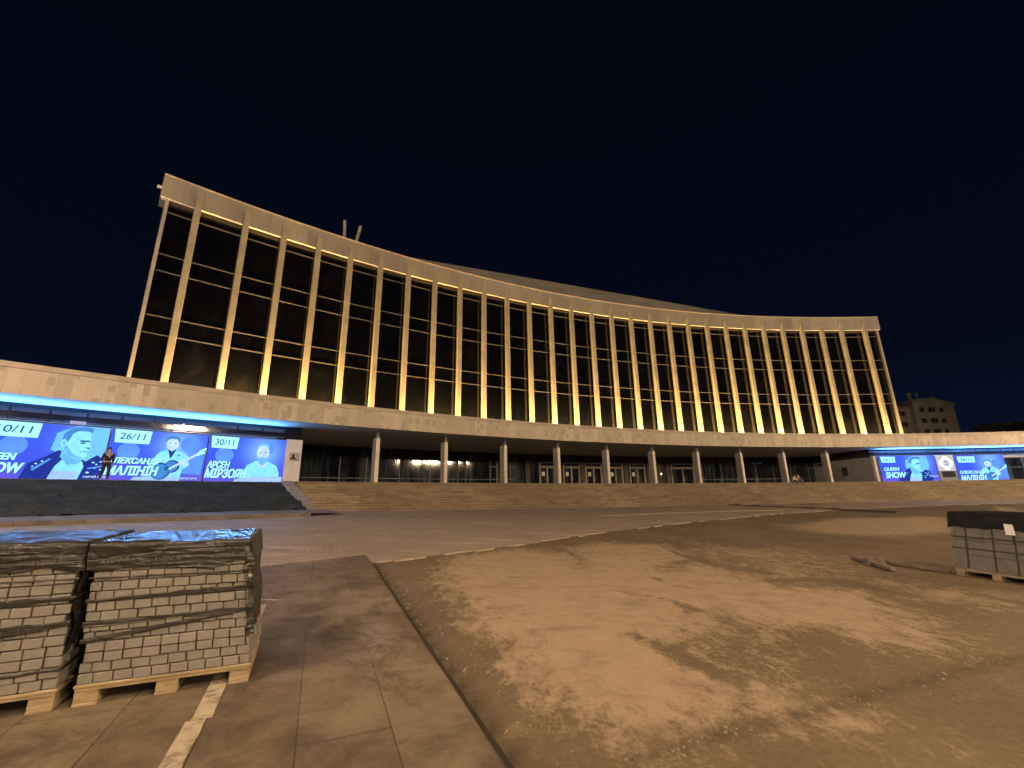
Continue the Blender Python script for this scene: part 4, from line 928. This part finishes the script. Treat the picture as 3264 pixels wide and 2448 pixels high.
        m = MB(); m.hexa([L(.42, .3, H+.03), L(.9, .3, H+.03), L(.9, .8, H+.03), L(.42, .8, H+.03), L(.52, .34, H+.10), L(.60, .32, H+.05), L(.62, .78, H+.05), L(.5, .78, H+.10)]); m.build('cardboard_flap', simple('brown_card', (.11, .085, .062), .9, .2, 3), t)
    return t
pallet('paver_pallet', 'pallet of small concrete pavers with shiny film top, standing beside the pale painted line', (-3.253, 3.656), (.908, .42), 1.115, .95, 1.13, 'near', 'pallets of pavers', (-.072, -.07))
e2 = Vector((.9, .44)).normalized()
pallet('paver_pallet', 'pallet of small concrete pavers cut off by the left edge, film cover dull and crumpled', (-3.345-e2.x*1.115, 3.605-e2.y*1.115), e2, 1.115, 1.05, 1.145, 'near', 'pallets of pavers', (0, -.02))
pallet('paver_pallet', 'strapped pallet of grey blocks with black cap and white label, alone on the dusty bed', (8.63, 9.21), (.22, -.976), 1.25, 1.0, 1.19, 'far', 'pallets of pavers', (0, .11))
# ================================================================ SMALL GROUND THINGS
def worn_paint():
    m = NT('worn_paint'); o = m.obj(); f = m.noise(o, 9, 6, .7); m.set('Base Color', m.ramp(f, [(.36, (.17, .14, .10)), (.5, (.36, .30, .215)), (.8, (.44, .375, .275))])).set('Roughness', .85); m.bump(f, .3, .004); return m.m
M_PAINT = worn_paint()
def patch(name, pts, mat, off):
    """thin irregular painted strip on the paving, pts = centre line (x, y, width)"""
    m = MB(); rows = [[], []]
    for i in range(len(pts)-1):
        a, b = np.array(pts[i]), np.array(pts[i+1]); n_ = 14
        d = (b-a)[:2]/np.linalg.norm((b-a)[:2]); pr = np.array([-d[1], d[0]])
        for k in range(n_+(i == len(pts)-2)):
            q = a+(b-a)*k/n_
            for sgn, r in ((1, rows[0]), (-1, rows[1])):
                w = q[2]/2+.010*mnoise.noise(Vector((q[0]*9, q[1]*9, sgn*3))); p = q[:2]+pr*sgn*w; r.append(G(p[0], p[1], off))
    m.grid(rows); return struct(m.build(name, mat, None, True))
patch('painted_line', [(-1.83, 2.55, .125), (-2.225, 3.50, .12)], M_PAINT, .0345)
patch('painted_line', [(-2.20, 3.52, .125), (-2.60, 4.40, .12)], M_PAINT, .0345)
patch('painted_line', [(-2.62, 4.6, .10), (-3.46, 6.5, .10)], M_PAINT, .0345)
patch('painted_line', [(-3.70, 6.78, .07), (-3.30, 6.76, .07)], M_PAINT, .0345)
patch('edge_strip', [(*(EDGE0-D1*2.2+DP*.012), .040), (*(EDGE0+DP*.014), .036), (*(EDGE0+D1*3+DP*.016), .04), (*(KN+DP*.02), .05)], simple('dark_edge_strip', (.028, .020, .013), .95, .4, 8, bump=.4), .005)  # thin dark brown strip along the paving edge
def timber(p0, p1, label, w=.11, h=.07):
    a, b = G(*p0, .05), G(*p1, .05); d = b-a; m = MB(); m.box((a+b)/2, d, d.length/2, w/2, h/2); tag(m.build('timber_beam', simple('old_timber', (.17, .128, .085), .85, .3, 4, bump=.3), bevel=.008), label, 'timber', 'old beams beside the lone pallet')
timber((8.05, 11.08), (7.62, 9.45), 'weathered beam lying on the dust furthest from the lone block pallet')
timber((8.25, 10.55), (8.60, 9.30), 'weathered beam lying in the shadow against the lone block pallet')
m = MB(); b = G(7.95, 10.35); m.hexa([b+Vector(q) for q in ((-.2, -.1, -.02), (.18, -.14, -.02), (.22, .1, -.02), (-.17, .13, -.02), (-.19, -.09, .15), (.15, -.13, .19), (.18, .09, .17), (-.15, .11, .13))])
tag(m.build('concrete_block', simple('rough_concrete', (.13, .105, .08), .9, .3, 5, bump=.4), bevel=.02), 'low rough concrete block lying by the weathered beams', 'concrete block')
mb = MB(); rr = random.Random(5)
for k in range(260):
    if k < 150: s_ = rr.uniform(-1, 7); w_ = abs(rr.gauss(.12, .22)); x, y = EDGE0+D1*s_+DP*w_
    elif k < 260:
        q = rr.random()*5; i = min(4, int(q)); f_ = q-i; x = CRACK[i][0]*(1-f_)+CRACK[i+1][0]*f_+rr.gauss(0, .12); y = CRACK[i][1]*(1-f_)+CRACK[i+1][1]*f_+rr.gauss(0, .09)
    else: x, y = rr.uniform(-.5, 10), rr.uniform(3, 14)
    if (x-EDGE0[0])*DP[0]+(y-EDGE0[1])*DP[1] < .06: continue
    r = rr.uniform(.003, .0085)*(1+.05*y); b = G(x, y, r*.3); an = rr.random()*3; d = Vector((math.cos(an), math.sin(an), .2))
    mb.box(b, d, r*rr.uniform(.7, 1.5), r, r*rr.uniform(.4, .8))
struct(mb.build('rubble', simple('rubble_stone', (.21, .17, .122), .9, .4, 9), bevel=.003), 'stuff')
# ================================================================ ROOF AERIALS, NEIGHBOUR BLOCK, TREES
M_AER = simple('aerial_grey', (.34, .31, .27), .7, .1, 3)
for u, lean, lab in ((-30.1, -.06, 'left one of two pale aerial panels on the roof edge'), (-29.35, .16, 'right one of two pale aerial panels on the roof edge, leaning outward')):
    b = P(u, -2.6, 26.5); t_, o_ = axes(u); t = thing('aerial', lab, 'aerial', b, 'roof aerials'); d = (Vector((0, 0, 1))+t_*lean).normalized()
    m = MB(); m.cyl(b, b+d*4.0, .05, n=8); m.build('mast', M_AER, t)
    m = MB(); m.box(b+d*3.05+o_*.10, t_, .15, .07, 1.12, d); m.build('panel', M_AER, t, bevel=.02)
m = MB(); t_, o_ = axes(-UE-.5); b = P(-UE-.62, -.5, 26.0); m.box(b, t_, .14, .10, .12, Vector((.3, 0, 1)).normalized()); m.box(b-t_*-.1, t_, .06, .04, .04); tag(m.build('wall_camera', simple('white_enamel', (.7, .68, .66), .4, .05, 3), bevel=.02), 'small white camera at the left end of the roof fascia', 'camera')
def block_of_flats(x0, x1, y, zt, d, label, wins, zl=None, name='apartment_building'):
    t = thing(name, label, 'apartment building', (x0, y, 0)); wm = simple('flats_concrete', (.30, .275, .24), .85, .25, .15)
    m = MB(); zl = zt if zl is None else zl
    m.hexa([(x0, y, 0), (x1, y, 0), (x1+2, y+d, 0), (x0+2, y+d, 0), (x0, y, zl), (x1, y, zt), (x1+2, y+d, zt), (x0+2, y+d, zl)]); m.build('wall', wm, t)
    m = MB(); m.hexa([(x0-.3, y-.4, zl+.02), (x1+.3, y-.4, zt+.02), (x1+2.3, y+d, zt+.02), (x0+1.7, y+d, zl+.02), (x0-.3, y-.4, zl+.7), (x1+.3, y-.4, zt+.7), (x1+2.3, y+d, zt+.7), (x0+1.7, y+d, zl+.7)]); m.build('roof', simple('flats_roof', (.24, .21, .18), .9, .2, .3), t)
    for (x, z, w, h) in wins:
        m = MB(); m.box((x, y-.02, z), (1, 0, 0), w/2, .06, h/2); w_ = m.build('window', M_DARKW, t)
        m = MB(); m.box((x, y-.10, z), (1, 0, 0), .05, .03, h/2); m.box((x, y-.12, z-h/2-.05), (1, 0, 0), w/2+.1, .12, .06); m.build('frame', simple('flats_window_frame', (.16, .15, .14), .7, .1, 2), w_)
    return t
wins = []
for zf in (28.0, 24.4, 20.8, 17.2, 13.6, 10, 6.4):
    wins += [(136.9, zf, 2.2, 1.5), (140.3, zf-.1, 1.3, 1.5), (133.6, zf, 1.5, 1.5)]
block_of_flats(131.2, 138.2, 140, 31.4, 16, 'pale tower wing of the flats standing behind the right end of the hall', [w for w in wins if w[0] < 138], 30.6)
t = block_of_flats(138.21, 144.6, 140.3, 29.3, 16, 'lower stepped end of the pale flats facing the dark trees', [(w[0], w[1], w[2], w[3]) for w in wins if w[0] > 138], 31.2)
block_of_flats(118, 131.0, 141.5, 28.6, 12, 'darker rear wing of the flats half hidden by the hall', [(x, z, 2.2, 1.5) for z in (27, 23.5, 20, 16.5) for x in (120.5, 124, 128.2)])
for x, lab in ((132.6, 'wide pale aerial box on the flats roof'), (135.0, 'thin aerial rod on the flats roof')):
    m = MB(); w = .55 if x < 134 else .14; m.box((x, 142, 32.6), (1, .1, 0), w, .2, 1.5); m.box((x, 142, 31.4), (1, 0, 0), .1, .1, .9); tag(m.build('aerial', M_AER), lab, 'aerial')
block_of_flats(176, 200, 156, 25.2, 12, 'low flats behind the dark trees at the far right', [(x, z, 2.0, 1.5) for z in (23, 19.5) for x in (178.5, 183, 188)])
M_LEAF = [simple('leaf_dark', (.06, .072, .04), .9, .4, .5), simple('leaf_mid', (.09, .105, .058), .9, .4, .5)]
M_BARK = simple('bark', (.08, .065, .05), .95, .3, 3)
def tree(x, y, h, cr, label, seed):
    R = random.Random(seed); t = thing('broadleaf_tree', label, 'tree', (x, y, 0), 'trees beyond the right wing')
    m = MB(); m.cyl((x, y, 0), (x+.3, y, h*.55), .4, .22, 8)
    cl = []
    for k in range(26):
        a = R.random()*6.28; zz = R.uniform(-.75, 1); q = math.sqrt(max(0, 1-zz*zz*.8))*R.uniform(.45, 1); c = Vector((x+math.cos(a)*cr*q, y+math.sin(a)*cr*q, h-cr*.9+zz*cr*.9)); cl.append(c)
        if k < 8: m.cyl((x+.2, y, h*.42+k*.2), c, .12, .03, 6)
    m.build('trunk', M_BARK, t); m = MB()
    for c in cl:
        rr_ = cr*R.uniform(.25, .45); m.cur = R.randrange(2)
        for i in range(130):
            d = Vector((R.gauss(0, 1), R.gauss(0, 1), R.gauss(0, .8))); d = d.normalized()*rr_*R.random()**.4; p = c+d; s_ = R.uniform(.16, .34); a = Vector((R.gauss(0, 1), R.gauss(0, 1), R.gauss(0, 1))).normalized(); b_ = a.orthogonal().normalized()
            m.quad([p-a*s_, p+b_*s_*.6, p+a*s_, p-b_*s_*.6])
    m.build('crown', M_LEAF, t, flip=True)
tree(152.5, 142, 21.3, 4.2, 'dark tree nearest the flats, low rounded crown', 1); tree(159, 143, 23.2, 4.6, 'tallest dark tree in the middle of the row beyond the right wing', 2); tree(166.5, 142, 23.0, 4.4, 'dark tree at the right edge beyond the wing', 3)
# ================================================================ PEOPLE
def skin_mesh(nodes, edges, root):
    me = bpy.data.meshes.new('s'); names = list(nodes); ix = {k: i for i, k in enumerate(names)}
    me.from_pydata([nodes[k][0] for k in names], [(ix[a], ix[b]) for a, b in edges], [])
    o = bpy.data.objects.new('s', me); COL.objects.link(o)
    o.modifiers.new('skin', 'SKIN'); sub = o.modifiers.new('sub', 'SUBSURF'); sub.levels = 1; sub.render_levels = 1
    for k, v in zip(names, me.skin_vertices[0].data): r = nodes[k][1]; v.radius = r if isinstance(r, tuple) else (r, r); v.use_root = (k == root)
    bpy.context.view_layer.update(); r = bpy.data.meshes.new_from_object(o.evaluated_get(bpy.context.evaluated_depsgraph_get()))
    bpy.data.objects.remove(o); bpy.data.meshes.remove(me)
    for p in r.polygons: p.use_smooth = True
    return r
def person(loc, face, pose, label, top, bottom, hairc, skinc=(.42, .27, .19), group=None):
    t = thing('person', label, 'person', loc, group); t.rotation_euler = (0, 0, face)       # faces local -Y
    J = pose
    nodes = {}; edges = []
    def add(n, p, r, par=None):
        nodes[n] = (Vector(p), r)
        if par: edges.append((par, n))
    add('pel', J['pel'], (.135, .105)); add('wai', J['wai'], (.125, .095), 'pel'); add('che', J['che'], (.155, .11), 'wai'); add('nek', J['nek'], .055, 'che'); add('hd0', J['hd'], (.068, .075), 'nek'); add('hd1', Vector(J['hd'])+Vector(J.get('hdir', (0, 0, 1)))*.09, (.078, .092), 'hd0'); add('hd2', Vector(J['hd'])+Vector(J.get('hdir', (0, 0, 1)))*.165, (.055, .06), 'hd1')
    add('nos', Vector(J['hd'])+Vector((0, -.10, .05)), .016, 'hd0')
    for s_, q in (('l', 1), ('r', -1)):
        add('sh'+s_, J['sh'+s_], .062, 'che'); add('el'+s_, J['el'+s_], .045, 'sh'+s_); add('wr'+s_, J['wr'+s_], .030, 'el'+s_)
        d = (Vector(J['wr'+s_])-Vector(J['el'+s_])).normalized(); pa = Vector(J['wr'+s_])+d*.07; add('pa'+s_, pa, (.036, .018), 'wr'+s_)
        sd = d.cross(Vector((0, 1, .2))).normalized()
        for k in range(4):
            b = pa+sd*(k-1.5)*.019; add('f%d%s' % (k, s_), b+d*.045+Vector((0, -.004, 0)), .0085, 'pa'+s_); add('g%d%s' % (k, s_), b+d*(.085-.008*abs(k-1.3))+Vector((0, -.018, 0)), .007, 'f%d%s' % (k, s_))
        add('th'+s_, Vector(J['wr'+s_])+d*.05+sd*.045, .010, 'wr'+s_)
        add('hi'+s_, J['hi'+s_], .095, 'pel'); add('kn'+s_, J['kn'+s_], .062, 'hi'+s_); add('an'+s_, J['an'+s_], .042, 'kn'+s_); add('to'+s_, Vector(J['an'+s_])+Vector(J.get('foot', (0, -.17, -.05))), (.045, .03), 'an'+s_)
    def child(name, keys, grow, mat, ren=None):
        nd_ = {k: (nodes[k][0], tuple((x+grow) for x in (nodes[k][1] if isinstance(nodes[k][1], tuple) else (nodes[k][1],)*2))) for k in keys}; ed = [e_ for e_ in edges if e_[0] in nd_ and e_[1] in nd_]
        me = skin_mesh(nd_, ed, keys[0]); me.materials.append(mat); o = bpy.data.objects.new(name, me); COL.objects.link(o); o.parent = t; return o
    child('body', list(nodes), 0, simple('skin', skinc, .6, .08, 6))
    child('shirt', ['pel', 'wai', 'che', 'shl', 'ell', 'shr', 'elr', 'wrl', 'wrr'], .014, top)
    child('trousers', ['pel', 'hil', 'knl', 'anl', 'hir', 'knr', 'anr'], .016, bottom)
    child('shoes_left', ['anl', 'tol'], .012, M_BLACK).name = 'shoe'; child('shoes_right', ['anr', 'tor'], .012, M_BLACK).name = 'shoe'
    hb = Vector(J['hd'])+Vector(J.get('hdir', (0, 0, 1)))*.12+Vector((0, .018, 0)); m = MB(); m.ball(hb, .092, 12, (.95, 1.08, .95)); me = m.build('hair', hairc, None, True); me.parent = t
    for q in (-.032, .032):
        m = MB(); m.ball(Vector(J['hd'])+Vector((q, -.085, .075)), .011, 8); e_ = m.build('eye', M_BLACK, None, True); e_.parent = t
    return t
def clothes(n, c): return simple(n, c, .9, .15, 6)
walk = dict(pel=(0, 0, .95), wai=(0, -.01, 1.12), che=(0, -.02, 1.36), nek=(0, -.02, 1.50), hd=(0, -.03, 1.58), shl=(.19, -.01, 1.42), ell=(.25, .10, 1.17), wrl=(.24, -.02, .95), shr=(-.19, -.02, 1.42), elr=(-.25, -.04, 1.16), wrr=(-.22, -.22, 1.02), hil=(.09, 0, .90), knl=(.10, -.16, .50), anl=(.10, -.12, .09), hir=(-.09, 0, .90), knr=(-.10, .06, .49), anr=(-.10, .28, .14))
person(P(-44.6, 7.45, 2.935), math.atan2(TT[1], TT[0])+1.1-.45, walk, 'dark figure walking on the terrace in front of the left screens', clothes('dark_jacket', (.02, .02, .024)), clothes('dark_trousers', (.03, .028, .03)), clothes('dark_hair', (.02, .016, .012)))
sit = dict(pel=(0, .02, .12), wai=(0, -.06, .28), che=(0, -.20, .50), nek=(0, -.27, .62), hd=(0, -.33, .68), shl=(.18, -.21, .54), ell=(.22, -.38, .34), wrl=(.10, -.52, .26), shr=(-.18, -.21, .54), elr=(-.22, -.38, .34), wrr=(-.10, -.52, .26), hil=(.09, -.02, .09), knl=(.12, -.46, .20), anl=(.12, -.56, -.22), hir=(-.09, -.02, .09), knr=(-.12, -.46, .20), anr=(-.12, -.56, -.22))
lean = dict(sit); lean.update(wai=(.03, .06, .30), che=(.08, .06, .56), nek=(.11, .03, .70), hd=(.12, .0, .78), shl=(.26, .05, .60), ell=(.36, -.10, .40), wrl=(.26, -.34, .25), shr=(-.10, .04, .62), elr=(-.17, -.12, .42), wrr=(-.10, -.36, .28))
def yaw(u, extra=0.0):
    _, o_ = axes(u); return math.atan2(o_.y, o_.x)+math.pi/2+extra
person(P(19.15, 9.02, ZT+.006), yaw(19.15, .3), sit, 'person in a white top bent forward, sitting on the top step', clothes('white_top', (.62, .58, .54)), clothes('grey_trousers', (.12, .10, .09)), clothes('brown_hair', (.10, .06, .04)), group='people sitting on the top step')
person(P(19.95, 9.02, ZT+.006), yaw(19.95, .1), lean, 'person in a brown top sitting upright on the top step', clothes('brown_top', (.22, .12, .08)), clothes('brown_trousers', (.16, .10, .075)), clothes('dark_brown_hair', (.04, .025, .018)), group='people sitting on the top step')
for o in bpy.data.objects:
    if '_o' in o: del o['_o']
